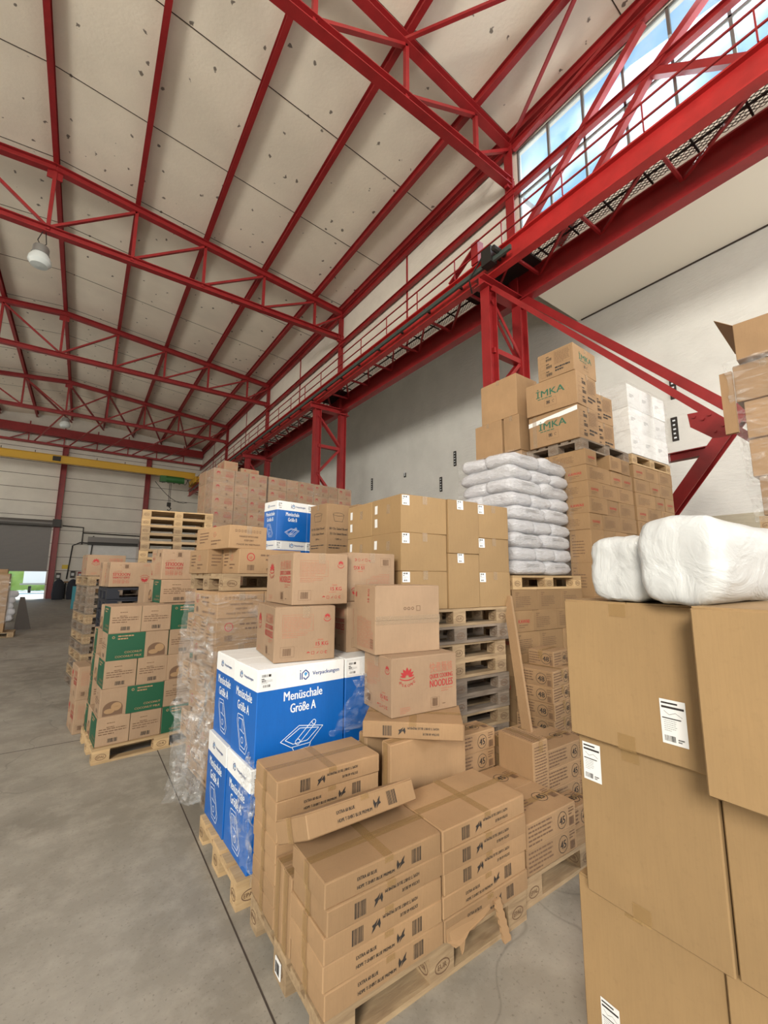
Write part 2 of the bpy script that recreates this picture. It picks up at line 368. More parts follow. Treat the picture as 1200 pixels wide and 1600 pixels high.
    def lotus(s, u, v, r, mn='red_ink', word=None):
        for ang, l, wd in ((90, 1, .30), (60, .97, .26), (120, .97, .26), (34, .94, .22), (146, .94, .22), (12, .88, .17), (168, .88, .17)):
            a = R(ang); c, d = math.cos(a), math.sin(a); pts = []
            for t, ww in ((.18, .0), (.4, .75), (.62, 1), (.82, .62), (1.0, 0), (.82, -.62), (.62, -1), (.4, -.75)):
                pts.append((u+r*(l*t*c-ww*wd*d*.62), v+r*(l*t*d+ww*wd*c*.62)))
            s.poly(pts, mn)
        s.ring(u, v+.10*r, r*.98, r*.10, mn, 14, 200, 340, ry=r*.42)
        if word:
            for i, ch in enumerate(word):
                a = R(-135+90*i/(len(word)-1)); s.text(u+r*1.15*math.cos(a)*1.0, v+.22*r+r*1.15*math.sin(a), r*.38, ch, mn, align='c')
    def bird(s, u, v, k, mn='black_ink', flip=1):
        s.poly([(u-.5*k, v-.55*k), (u-.1*k, v-.1*k), (u+.05*k, v+.1*k), (u-.25*k, v+.0*k), (u-.5*k, v+.45*k), (u-.62*k, v+.0*k)][::-1], mn)
        s.poly([(u-.3*k, v-.6*k), (u+.25*k, v-.15*k), (u+.55*k, v+.6*k), (u+.1*k, v+.25*k), (u-.05*k, v-.1*k)], mn)
        s.poly([(u+.15*k, v-.25*k), (u+.5*k, v-.15*k), (u+.4*k, v+.1*k)], mn)
    def label(s, u, v, w_, h_, seed=0, kind=0):
        s.rect(u, v, u+w_, v+h_, 'label', .0003)
        if kind == 0:
            s.barcode(u+w_*.12, v+h_*.76, w_*.36, h_*.16, seed=seed, n=8, lift=.0006); s.rect(u+w_*.52, v+h_*.76, u+w_*.68, v+h_*.92, 'black_ink', .0006)
            s.lines(u+w_*.1, v+h_*.68, w_*.3, 1, .01, h_*.07, 'black_ink', seed, .0006)
            s.lines(u+w_*.1, v+h_*.55, w_*.7, 3, h_*.08, h_*.025, 'grey_ink', seed, .0006)
            s.barcode(u+w_*.2, v+h_*.1, w_*.45, h_*.16, seed=seed+1, n=8, lift=.0006)
        else:
            s.rect(u+w_*.06, v+h_*.90, u+w_*.7, v+h_*.94, 'black_ink', .0006); s.rect(u+w_*.06, v+h_*.80, u+w_*.94, v+h_*.85, 'black_ink', .0006)
            s.rect(u+w_*.06, v+h_*.565, u+w_*.8, v+h_*.59, 'black_ink', .0006)
            s.stroke([(u+w_*.15, v+h_*.74), (u+w_*.35, v+h_*.66), (u+w_*.6, v+h_*.72), (u+w_*.85, v+h_*.64)], h_*.008, 'black_ink', .0006)
            s.lines(u+w_*.12, v+h_*.53, w_*.5, 6, h_*.045, h_*.012, 'grey_ink', seed, .0006); s.barcode(u+w_*.1, v+h_*.06, w_*.45, h_*.13, seed=seed, n=10, lift=.0006)
            s.lines(u+w_*.62, v+h_*.15, w_*.25, 2, h_*.05, h_*.03, 'black_ink', seed, .0006)

def carton_body(w, d, h, mn, bands=None, flap='x', bulge=.004, seed=0, top=True):
    """closed carton, origin at the near left bottom corner; four top flaps meet at a seam"""
    rr = random.Random(seed); mb = MB(); c = .004; n = 5
    levels = [(0, c, mn), (c, 0, mn)]
    zs = sorted(set([h*.28, h*.5, h*.75]+[b[0] for b in (bands or [])])); levels += [(z, 0, None) for z in zs] + [(h-c, 0, mn), (h, c, mn)]
    def ring(z, ins):
        pts = []; cc = .004
        k = math.sin(math.pi*min(max(z/h, 0), 1))
        def side(p, q, nx, ny):
            L = math.hypot(q[0]-p[0], q[1]-p[1])
            for i in range(n+1):
                t = i/n; b = bulge*k*math.sin(math.pi*t)
                pts.append((p[0]+(q[0]-p[0])*t+nx*b, p[1]+(q[1]-p[1])*t+ny*b, z))
        i = ins
        side((i+cc, i), (w-i-cc, i), 0, -1); side((w-i, i+cc), (w-i, d-i-cc), 1, 0); side((w-i-cc, d-i), (i+cc, d-i), 0, 1); side((i, d-i-cc), (i, i+cc), -1, 0)
        return pts
    rings = [ring(z, i) for z, i, _ in levels]; K = len(rings[0]); vs = [p for r_ in rings for p in r_]
    def band_mat(z):
        out = mn
        for z0, mm in (bands or []):
            if z >= z0-1e-6: out = mm
        return out
    for j in range(len(levels)-1):
        z = (levels[j][0]+levels[j+1][0])/2
        fs = [(j*K+i, j*K+(i+1) % K, (j+1)*K+(i+1) % K, (j+1)*K+i) for i in range(K)]
        mb.add([], [], band_mat(z)); kk = mb.m(band_mat(z))
        for f in fs: mb.f.append(list(f)); mb.mi.append(kk)
    mb.v = list(vs)
    tm = band_mat(h)
    mb.f.append(list(range(K))[::-1]); mb.mi.append(mb.m(mn))
    mb.f.append([(len(levels)-1)*K+i for i in range(K)]); mb.mi.append(mb.m('inside'))
    # top flaps
    t = .0035; g = .0018
    if flap == 'x':
        mb.box((c, c, h), (w-c, d/2-g, h+t), tm); mb.box((c, d/2+g, h), (w-c, d-c, h+t), tm)
    elif flap == 'y':
        mb.box((c, c, h), (w/2-g, d-c, h+t), tm); mb.box((w/2+g, c, h), (w-c, d-c, h+t), tm)
    return mb
def tape_on(mb_dim, along='x', width=.05, ends=.07, mn='tape', cross=False, wrap=False):
    w, d, h = mb_dim; p = MB(); e = .0007; tz = h+.0044
    def quad(a): p.add(a, [(0, 1, 2, 3)], mn)
    def strip(al, lift=0, full=None):
        hw = width/2
        if al == 'x':
            y0, y1 = d/2-hw, d/2+hw; z = tz+lift; z1 = full if full is not None else h-ends; a = -e-lift-.004*0; 
            quad([(0, y0, z), (w, y0, z), (w, y1, z), (0, y1, z)]); quad([(-e-lift-.0058, y1, z), (-e-lift-.0058, y1, z1), (-e-lift-.0058, y0, z1), (-e-lift-.0058, y0, z)]); quad([(w+e+.0058, y0, z1), (w+e+.0058, y1, z1), (w+e+.0058, y1, z), (w+e+.0058, y0, z)])
        else:
            x0, x1 = w/2-hw, w/2+hw; z = tz+lift; z1 = full if full is not None else h-ends
            quad([(x0, 0, z), (x1, 0, z), (x1, d, z), (x0, d, z)]); quad([(x0, -e-lift-.0058, z1), (x1, -e-lift-.0058, z1), (x1, -e-lift-.0058, z), (x0, -e-lift-.0058, z)]); quad([(x1, d+e+.0058, z1), (x0, d+e+.0058, z1), (x0, d+e+.0058, z), (x1, d+e+.0058, z)])
    strip(along, 0, 0 if wrap else None)
    if cross: strip('y' if along == 'x' else 'x', .0005, h-.018)
    return p

PROTO = {}
def proto(key, build):
    if key not in PROTO: PROTO[key] = build()
    return PROTO[key]
class Stack:
    """a local frame on the floor: x along the hall's width, y along its length, turned by th degrees"""
    def __init__(s, x, y, th=0, z=0): s.o = Vector((x, y, z)); s.th = R(th); s.R = Matrix.Rotation(s.th, 4, 'Z')
    def at(s, x, y, z): return s.o+(s.R @ Vector((x, y, z)))
KIND = {'shirt': 'flat_carton', 'noodle': 'noodle_box', 'menu': 'tray_carton', 'num': 'numbered_carton', 'kaw': 'brown_carton', 'coco': 'coconut_carton', 'sugar': 'sweets_carton',
        'plain': 'labelled_carton', 'bowl': 'bowl_carton', 'imka': 'green_lettered_carton', 'brown': 'plain_carton', 'wb': 'white_carton', 'big': 'large_carton'}
def kind_of(pr):
    for k, v in PROTO.items():
        if v is pr:
            k = k[0] if isinstance(k, tuple) else k
            for a in KIND:
                if k.startswith(a): return KIND[a]
    return 'cardboard_carton'
def drop(pr, name, st, x, y, z, label, cat='carton', group=None, rz=0, jit=.004, rot=None, pivot=None):
    if name == 'cardboard_carton': name = kind_of(pr)
    """one carton: its body is the top-level object, tape / printing / labels are its children"""
    body, kids = pr[0], pr[1]
    p = st.at(x+random.uniform(-jit, jit), y+random.uniform(-jit, jit), z)
    o = put(name, body, None, p, rot or (0, 0, st.th+R(rz+random.uniform(-.5, .5) if jit else rz)))
    tag(o, label, cat, group)
    for kn, me in kids: put(kn, me, o)
    return o
def make(w, d, h, mn, prints=None, tape=None, labels=None, **kw):
    body = carton_body(w, d, h, mn, **kw).mesh('cardboard_carton', True)
    kids = []
    if tape: kids.append(('packing_tape', tape_on((w, d, h), **tape).mesh('packing_tape')))
    if prints:
        p = Print(w, d, h); p.bulge = kw.get('bulge', .004); prints(p)
        if p.f: kids.append(('printing', p.mesh('printing')))
    if labels:
        p = Print(w, d, h); p.bulge = kw.get('bulge', .004); labels(p); kids.append(('shipping_label', p.mesh('shipping_label')))
    return (body, kids, (w, d, h))
ORD = ['bottom', 'second', 'third', 'fourth', 'fifth', 'sixth', 'seventh', 'eighth', 'ninth', 'tenth', 'eleventh', 'twelfth', 'thirteenth', 'fourteenth', 'fifteenth', 'sixteenth', 'seventeenth', 'eighteenth', 'nineteenth', 'twentieth']
def lay(i, n, base='pallet'):
    if i == n-1: return 'top layer'
    if i == 0: return 'bottom layer'
    if i == n-2: return 'second layer from top'
    return '%s layer from bottom' % ORD[i]

# ------------------------------------------------------------------ the hall
XE, XC, XW = 8.0, 6.85, 12.0          # clerestory wall, crane rail line, aisle wall
TY = [-2.74, 5.76, 14.3, 22.8, 31.3]; YB = 39.8; RX = -1.67; XL = -11.34
def zt(x): return 13.45-.092*abs(x-RX)            # top chord centre
mb = MB(); mb.box((-13, -12, -.2), (XW, YB, 0), 'floor'); struct(mb.obj('floor'))
mb = MB()
for x in (.795,):
    mb.box((x-.004, -6, 0), (x+.004, 39, .0012), 'seam')
for y in (5.9, 12.0, 18.0, 24):
    mb.box((-12, y-.004, 0), (.79, y+.004, .0012), 'seam')
struct(mb.obj('trim_1'))
mb = MB(); mb.box((-30, YB+.3, -.25), (30, YB+60, -.02), 'outside'); struct(mb.obj('ground_outside'))
# roof slabs (one ceiling), dark joints between slabs
mb = MB()
for sx0, sx1 in ((XL-.3, RX), (RX, XE+.3)):
    z0, z1 = zt(sx0)+.36, zt(sx1)+.36
    mb.add([(sx0, -11.3, z0), (sx1, -11.3, z1), (sx1, YB, z1), (sx0, YB, z0), (sx0, -11.3, z0+.3), (sx1, -11.3, z1+.3), (sx1, YB, z1+.3), (sx0, YB, z0+.3)],
           [(0, 3, 2, 1), (4, 5, 6, 7), (0, 1, 5, 4), (1, 2, 6, 5), (2, 3, 7, 6), (3, 0, 4, 7)], 'ceiling')
struct(mb.obj('ceiling'))
mb = MB(); yy = TY[0]
while yy < YB:
    for k in (0, 1, 2):
        y = yy+k*2.84
        if y < YB:
            mb.bar((XL, y, zt(XL)+.358), (RX, y, zt(RX)+.358), .02, .01, 'seam'); mb.bar((RX, y, zt(RX)+.358), (XE, y, zt(XE)+.358), .02, .01, 'seam')
    yy += 8.52
struct(mb.obj('trim_2'))
mb = MB(); mb.box((XE+.1, -11, 9.7), (XW+.3, 6.4, 9.95), 'ceiling_plain'); mb.box((XE+.1, 6.4, 12.3), (XW+.3, YB, 12.5), 'ceiling_plain'); mb.box((XE+.1, 6.4, 9.7), (XW+.3, 6.5, 12.5), 'ceiling_plain'); struct(mb.obj('ceiling_aisle'))
mb = MB(); mb.box((XW, -11, 0), (XW+.3, YB, 9.7), 'wall_white'); mb.box((XW, 6.5, 9.7), (XW+.3, YB, 12.5), 'wall_white'); struct(mb.obj('wall_right'))
mb = MB(); mb.box((XW-.02, -11, 9.66), (XW, 6.4, 9.7), 'seam'); struct(mb.obj('trim_3'))
mb = MB(); mb.box((XL-.3, -11.3, 0), (XL, YB, 5.2), 'panel_white'); mb.box((XL-.3, -11.3, 9.2), (XL, YB, 12.95), 'panel_white')
for y in TY+[YB-.2, -11.1]: mb.box((XL-.3, y-.5, 5.2), (XL, y+.5, 9.2), 'panel_white')
struct(mb.obj('wall_left'))
# clerestory wall above the crane walkway
mb = MB(); mb.box((XE-.02, 5.9, 8.9), (XE+.16, YB, 12.95), 'panel_white'); mb.box((XE-.02, -11, 8.9), (XE+.16, 5.62, 9.75), 'panel_white'); mb.box((XE-.02, -11, 12.35), (XE+.16, 5.62, 12.95), 'panel_white')
mb.box((XE-.02, 5.62, 8.9), (XE+.16, 5.9, 12.95), 'panel_white')
struct(mb.obj('wall_clerestory'))
mb = MB()
for y in (10.03, 18.55, 27.05, 35.5): mb.box((XE-.05, y-.03, 8.9), (XE-.02, y+.03, 12.6), 'red')
struct(mb.obj('trim_4'))
fr = MB()
ys = [5.6-.84*k for k in range(0, 14)]
for y in ys: fr.box((XE-.01, y-.025, 9.75), (XE+.06, y+.025, 12.35), 'frame_grey')
for z in (9.75, 11.02, 12.32): fr.box((XE-.01, ys[-1], z), (XE+.06, 5.62, z+.04), 'frame_grey')
win = struct(fr.obj('window_1'))
for a, b in zip(ys[1:], ys[:-1]):
    p = MB(); p.box((XE+.02, a+.025, 9.79), (XE+.03, b-.025, 12.32), 'glass'); p.obj('window_pane', win)
# end wall
mb = MB(); D1 = (-6.2, -2.12, 5.4); 
mb.box((-13, YB, 0), (D1[0], YB+.3, 14), 'end_wall'); mb.box((D1[0], YB, D1[2]), (D1[1], YB+.3, 14), 'end_wall'); mb.box((D1[1], YB, 0), (XW, YB+.3, 14), 'end_wall')
struct(mb.obj('wall_back'))
mb = MB()
for k in range(1, 13): 
    z = k*1.0
    if z < 5.4: mb.box((D1[1], YB-.012, z), (XE, YB, z+.03), 'seam')
    else: mb.box((XL, YB-.012, z), (XE, YB, z+.03), 'seam')
struct(mb.obj('trim_5'))
mb = MB(); z = 1.95
while z < 5.3: mb.box((D1[0], YB+.08, z), (D1[1], YB+.12, z+.085), 'shutter'); mb.box((D1[0], YB+.1, z+.085), (D1[1], YB+.11, z+.1), 'dark_steel'); z += .1
d1 = struct(mb.obj('door_1'))
p = MB(); p.tube([(D1[0]-.2, YB-.35, 5.45), (D1[1]+.15, YB-.35, 5.45)], .24, 'shutter', 14); p.box((D1[1]+.05, YB-.7, 5.2), (D1[1]+.55, YB-.05, 5.75), 'dark_steel'); p.obj('shutter_roll', d1, True)
mb = MB(); mb.box((.25, YB-.04, 0), (3.45, YB-.01, 4.0), 'white_box'); d2 = struct(mb.obj('door_2'))
p = MB(); p.box((.15, YB-.5, 4.2), (3.5, YB-.02, 4.6), 'shutter'); p.box((.15, YB-.3, 4.0), (3.5, YB-.02, 4.2), 'dark_steel'); p.obj('shutter_housing', d2)
for zz in (1, 2, 3): p = MB(); p.box((.25, YB-.06, zz), (3.45, YB-.04, zz+.04), 'grey_ink'); p.obj('door_rail', d2)
# steel columns, trusses, purlins
bayname = ['behind the foreground stacks', 'nearest in full view', 'second along the hall', 'third along the hall', 'fourth along the hall']
def steel_column(y, label):
    root = empty('steel_column', (0, y, 0)); tag(root, label, 'column', 'crane columns on the right')
    for x, n in ((XC+.05, 'leg'), (XE, 'leg')):
        m_ = MB(); m_.ibeam((x, 0, 0), (x, 0, 8.15), .24, .26, 'red', .022, (1, 0, 0)); m_.obj(n, root)
    m_ = MB(); m_.ibeam((XC-.25, 0, 8.24), (XE+.25, 0, 8.24), .30, .22, 'red', .025); m_.obj('head_beam', root)
    z = 1.0; s = 1
    while z < 7.9:
        m_ = MB(); a = (XC+.1, 0, z) if s > 0 else (XE-.05, 0, z); b = (XE-.05, 0, z+1.15) if s > 0 else (XC+.1, 0, z+1.15)
        m_.bar((a[0], -.06, a[2]), (b[0], -.06, b[2]), .02, .08, 'red'); m_.bar((a[0], .06, a[2]), (b[0], .06, b[2]), .02, .08, 'red'); m_.obj('lacing_bar', root)
        z += 1.15; s = -s
    for z in (2.1, 4.4, 6.7):
        m_ = MB(); m_.bar((XC+.1, 0, z), (XE-.05, 0, z), .16, .12, 'red'); m_.obj('tie_bar', root)
    m_ = MB(); m_.ibeam((XE-.06, 0, 8.35), (XE-.06, 0, zt(XE)), .24, .26, 'red', .022, (1, 0, 0)); m_.obj('wall_post', root)
    return root
for i, y in enumerate(TY):
    steel_column(y, ['red lattice crane column beside the X bracing, at the photographer\'s right', 'large red lattice crane column rising behind the green-lettered cartons', 'red lattice crane column standing above the wrapped noodle stacks', 'far red crane column whose head shows above the wrapped noodle stacks', 'farthest red crane column near the end wall'][i])
PX = [RX+2.08*k for k in range(-4, 5)]
NODE = PX
def truss(y, label):
    root = empty('roof_truss', (0, y, 0)); tag(root, label, 'roof truss', 'red roof trusses')
    zb = 11.45
    for a, b in ((XL, RX), (RX, XE)):
        m_ = MB(); m_.ibeam((a, 0, zt(a)), (b, 0, zt(b)), .20, .22, 'red', .022); m_.obj('top_chord', root)
    m_ = MB(); m_.ibeam((XL+.1, 0, zb), (XE-.1, 0, zb), .20, .20, 'red', .022); m_.obj('bottom_chord', root)
    for x in NODE:
        m_ = MB(); m_.bar((x, 0, zb), (x, 0, zt(x)), .09, .09, 'red'); m_.obj('truss_post', root)
    for a, b in [(PX[4+k], PX[5+k]) for k in range(0, 4)]+[(PX[8], XE-.1)]:
        m_ = MB(); m_.bar((a, 0, zb+.08), (b, 0, zt(b)-.1), .09, .07, 'red'); m_.obj('truss_diagonal', root)
        c, d = 2*RX-a, 2*RX-b
        m_ = MB(); m_.bar((c, 0, zb+.08), (d, 0, zt(d)-.1), .09, .07, 'red'); m_.obj('truss_diagonal', root)
    m_ = MB(); m_.box((RX-.18, -.02, zt(RX)-.35), (RX+.18, .02, zt(RX)), 'red'); m_.box((XE-.3, -.05, zb-.18), (XE+.0, .05, zb+.12), 'red'); m_.obj('gusset_plate', root)
for i, y in enumerate(TY[1:]):
    truss(y, ['nearest red roof truss, cutting across the top of the view', 'second red roof truss, with a bell lamp hanging under it', 'third red roof truss from the front', 'last red roof truss before the end wall'][i])
for k, x in enumerate(PX+[XE-.12]):
    m_ = MB(); z = zt(x)+.22; m_.ibeam((x, -11.2, z), (x, YB-.1, z), .13, .24, 'red', .018)
    nm = ['fourth roof purlin left of the ridge', 'third roof purlin left of the ridge', 'second roof purlin left of the ridge', 'first roof purlin left of the ridge', 'roof purlin running along the ridge', 'first roof purlin right of the ridge', 'second roof purlin right of the ridge', 'third roof purlin right of the ridge', 'fourth roof purlin right of the ridge', 'eaves purlin along the top of the window wall'][k]
    tag(m_.obj('roof_purlin'), 'long red steel '+nm, 'purlin', 'red roof purlins')
# roof-plane bracing rods
def rod(p, q, label, w_=.07, mn='red', cat='brace', name='brace_rod', group=None):
    m_ = MB(); m_.bar(p, q, w_, w_, mn); return tag(m_.obj(name), label, cat, group)
rod((PX[7-0]-.1, 5.76, zt(PX[7])-.05), (PX[8]+.9, 1.2, zt(8)+.05), 'thin red roof brace running from the nearest truss toward the window wall')
rod((XE-.15, 5.7, zt(8)-.0), (5.9, 1.6, zt(5.9)+.0), 'thin red roof brace rising from the window corner toward the ridge')
rod((XE-.15, 5.6, 12.3), (XE-.15, 1.3, 13.1-.2), 'red brace crossing the clerestory windows near the eaves', .09)
for k in range(3, 8):
    rod((PX[k], 31.3, zt(PX[k])-.1), (PX[k+1], YB-.3, zt(PX[k+1])-.1), 'dark red wind brace in the last roof bay, '+['left of the ridge', 'from the ridge', 'one purlin right of the ridge', 'two purlins right of the ridge', 'three purlins right of the ridge'][k-3], .09)
    rod((PX[k+1], 31.3, 11.5), (PX[k], YB-.3, 11.45), 'dark red lower wind brace in the last roof bay, '+['left of the ridge', 'from the ridge', 'one purlin right of the ridge', 'two purlins right of the ridge', 'three purlins right of the ridge'][k-3], .07)
# end wall girder
root = empty('wind_girder', (0, YB-.45, 0)); tag(root, 'deep dark red girder with zigzag bars along the top of the end wall', 'girder')
m_ = MB(); m_.box((XL, -.2, 12.0), (XE-.1, .2, 12.62), 'red'); m_.obj('top_beam', root)
m_ = MB(); m_.box((XL, -.15, 11.28), (XE-.1, .15, 11.42), 'red'); m_.obj('bottom_beam', root)
x = XL
while x < XE-1.1:
    m_ = MB(); m_.bar((x, 0, 11.42), (x+1.04, 0, 12.0), .07, .07, 'red'); m_.obj('zigzag_bar', root)
    m_ = MB(); m_.bar((x+1.04, 0, 11.42), (x+1.04, 0, 12.9), .07, .07, 'red'); m_.obj('girder_post', root); x += 2.08
for x, s in ((-1.82, 'beside the open roller door'), (3.8, 'behind the pale pallet tower')):
    m_ = MB(); m_.ibeam((x, YB-.2, 0), (x, YB-.2, 11.3), .36, .36, 'red', .03, (1, 0, 0)); tag(m_.obj('end_wall_column'), 'tall red steel column on the end wall '+s, 'column', 'columns on the end wall')
# crane runway: rail girder, wall girder, walkway, power rail, handrail
m_ = MB(); m_.ibeam((XC, -11, 8.61), (XC, 38.6, 8.61), .20, .5, 'red_bright', .03); m_.box((XC-.03, -11, 8.86), (XC+.03, 38.6, 8.92), 'dark_steel')
tag(m_.obj('crane_runway_girder'), 'long bright red crane runway girder sweeping from the top right to the far end', 'girder')
m_ = MB(); m_.ibeam((XE, -11, 8.56), (XE, 38.6, 8.56), .24, .62, 'red', .03); tag(m_.obj('wall_girder'), 'dark red girder under the window wall, outer side of the walkway', 'girder')
root = empty('crane_walkway', (XC, -2, 8.9)); tag(root, 'walkway of diamond mesh grating between the two red girders', 'walkway')
m_ = MB(); m_.box((.16, -9, -.02), (XE-XC-.16, 40.5, -.015), 'grate'); m_.obj('grating', root)
y = -8.5; k = 0; cb = MB()
while y < 40:
    m_ = MB()
    m_.bar((.1, y, -.30), (XE-XC-.1, y, -.30), .05, .06, 'red'); 
    m_.bar((.1, y, -.30), (XE-XC-.1, y+1.42*.98, -.30), .05, .05, 'red')
    m_.obj('walkway_brace', root); y += 1.42; k += 1
for xx in (.36, .74):
    m_ = MB(); m_.bar((xx, -9, -.06), (xx, 40.5, -.06), .03, .03, 'dark_steel'); m_.obj('grating_bearer', root)
y = -8.8
while y < 40:
    m_ = MB(); m_.bar((.16, y, -.05), (XE-XC-.16, y, -.05), .03, .03, 'dark_steel'); m_.obj('grating_crossbar', root); y += .71
# solid landing over the near column
m_ = MB(); m_.box((.16, 7.0, -.10), (XE-XC-.16, 8.9, -.05), 'dark_steel'); m_.obj('landing_plate', root)
m_ = MB(); m_.box((.16, 15.6, -.10), (XE-XC-.16, 17.0, -.05), 'dark_steel'); m_.obj('landing_plate', root)
root = empty('handrail', (XC-.12, 0, 8.9)); tag(root, 'thin red handrail along the crane walkway', 'handrail')
for z, n in ((.48, 'top_rail'), (.16, 'mid_rail')):
    m_ = MB(); m_.bar((0, -10, z), (0, 38, z), .028, .028, 'red'); m_.obj(n, root)
for k in range(34):
    m_ = MB(); y = -9+1.42*k; m_.bar((0, y, -.05), (0, y, .48), .022, .022, 'red'); m_.obj('baluster', root)
m_ = MB(); m_.ibeam((XE-.16, -11, 11.12), (XE-.16, YB, 11.12), .12, .17, 'red', .015); tag(m_.obj('wall_rail_beam'), 'red horizontal beam halfway up the window wall', 'beam')
m_ = MB(); m_.ibeam((XE-.12, -11, 12.45), (XE-.12, YB, 12.45), .12, .18, 'red', .015); tag(m_.obj('eaves_beam'), 'red eaves beam along the head of the windows', 'beam')
for p, q, s in (((XE-.14, 5.6, 9.7), (XE-.14, 2.6, 12.3), 'rising from the near column'), ((XE-.14, 4.6, 8.95), (XE-.14, 2.55, 11.1), 'short, below the wall beam'), ((XE-.14, 2.55, 11.1), (XE-.14, .6, 12.3), 'beginning where the short one ends'), ((XE-.14, 2.5, 11.05), (XE-.14, .3, 9.0), 'descending at the right edge')):
    rod(p, q, 'red diagonal brace before the clerestory windows, '+s, .13)
root = empty('power_rail', (XC-.23, 0, 8.62)); tag(root, 'dark green-grey conductor rail fixed along the bright red girder', 'conductor rail')
m_ = MB(); m_.box((-.03, 4.9, -.16), (.03, 37, -.06), 'rail_green'); m_.obj('rail', root)
y = 5.3
while y < 37: m_ = MB(); m_.box((-.02, y, -.08), (.2, y+.04, -.02), 'dark_steel'); m_.obj('bracket', root); y += 1.15
m_ = MB(); m_.box((XC-.32, 5.35, 8.45), (XC-.12, 5.62, 8.82), 'dark_steel'); m_.tube([(XC-.42, 5.2, 8.6), (XC-.05, 5.2, 8.6)], .06, 'dark_steel'); m_.tube([(XC-.3, 5.6, 8.7), (XC-.3, 6.0, 8.4), (XC-.1, 6.1, 8.2)], .018, 'dark_steel')
tag(m_.obj('junction_box'), 'black junction box and cable on the girder above the near column', 'junction box')
m_ = MB(); m_.box((XC-.1, 5.9, 8.9), (XC+.1, 6.1, 9.45), 'red'); m_.bar((XC, 6.05, 9.4), (XC, 6.9, 8.95), .12, .04, 'red'); tag(m_.obj('end_stop'), 'red wedge-shaped stop on top of the girder beside the near column', 'crane stop')
# X bracing of the near bay
def heavy(p, q, label, w_=.2, h_=.2):
    m_ = MB(); m_.ibeam(p, q, w_, h_, 'red', .02, (1, 0, 0)); return tag(m_.obj('diagonal_brace'), label, 'brace', 'heavy column bracing at right')
heavy((XE, 5.6, 8.3), (XE, -1.9, .1), 'upper of the two heavy red diagonals descending to the right', .15, .15)
heavy((XC+.05, 5.6, 8.1), (XC+.05, -1.5, .1), 'lower of the two heavy red diagonals, ending in a bolted plate', .10, .12)
heavy((XE, 1.75, 4.45), (XE, 5.1, .1), 'heavy red diagonal leaning down to the left behind the tall cartons')
m_ = MB(); m_.ibeam((XE, 5.6, 3.78), (XE, 2.35, 3.78), .14, .14, 'red', .015); tag(m_.obj('strut'), 'short red horizontal strut beside the white wrapped cartons', 'strut')
root = empty('gusset_plate', (XC-.03, 1.95, 3.85)); tag(root, 'bolted red plate joining the diagonals near the right wall', 'plate')
m_ = MB(); pts = [(-.26, .22), (-.02, .20), (.24, -.08), (.20, -.22), (.0, -.20), (-.24, .02)]
vs = [(0, -a, b) for a, b in pts]+[(.02, -a, b) for a, b in pts]; n = len(pts); m_.add(vs, [tuple(range(n)), tuple(range(n, 2*n))[::-1]]+[(i, i+n, (i+1) % n+n, (i+1) % n) for i in range(n)], 'red'); m_.obj('plate', root)
for a, b in ((-.18, .15), (-.08, .09), (.0, .13), (.14, -.06), (.04, -.12), (.16, -.15)):
    m_ = MB(); m_.tube([(-.03, -a, b), (.0, -a, b)], .022, 'red', 6); m_.obj('bolt', root)
# yellow bridge crane
root = empty('bridge_crane', (0, 36.5, 0)); tag(root, 'yellow bridge crane beam spanning the far end of the hall', 'crane')
m_ = MB(); m_.ibeam((XL+.6, 0, 9.68), (XC, 0, 9.68), .34, .52, 'yellow', .03); m_.box((XL+.6, -.12, 9.45), (XC-.2, .12, 9.9), 'yellow'); m_.obj('bridge_beam', root)
m_ = MB(); m_.box((-2.35, -.19, 9.52), (-1.9, -.125, 9.84), 'black_ink'); m_.obj('name_plate', root)
m_ = MB(); m_.box((XC-.2, -1.3, 9.0), (XC+.2, 1.3, 9.45), 'yellow'); m_.obj('end_carriage', root)
h_ = MB(); h_.tube([(4.6, -.3, 9.15), (6.0, -.3, 9.15)], .26, 'green', 14); h_.box((4.3, -.55, 8.9), (4.7, 0, 9.35), 'green'); hh = h_.obj('hoist', root, True)
m_ = MB(); m_.tube([(5.0, -.3, 8.9), (5.0, -.3, 7.2)], .02, 'dark_steel', 5); m_.tube([(5.1, -.3, 8.9), (5.1, -.3, 7.2)], .02, 'dark_steel', 5); m_.box((4.92, -.4, 7.0), (5.18, -.2, 7.3), 'dark_steel'); m_.tube([(5.05, -.3, 7.0), (5.22, -.3, 6.85), (5.1, -.3, 6.68), (4.95, -.3, 6.75)], .04, 'dark_steel', 6); m_.obj('hook', hh)
for k, x in enumerate((4.3, 4.7, 5.1, 5.5, 5.9, 6.3)):
    m_ = MB(); m_.tube([(x+.4*t, -.2, 9.3-.45*math.sin(math.pi*t)) for t in [i/6 for i in range(7)]], .025, 'dark_steel', 5); m_.obj('festoon_cable', root)
m_ = MB(); m_.tube([(4.0+2.4*t, -.1, 8.9-1.5*math.sin(math.pi*t*.6)) for t in [i/8 for i in range(9)]], .025, 'dark_steel', 5); m_.obj('festoon_cable', root)
for k in range(6): m_ = MB(); m_.box((-5.1+1.75*k, -.02, 9.93), (-5.06+1.75*k, .02, 10.12), 'dark_steel'); m_.obj('cable_hook', root)
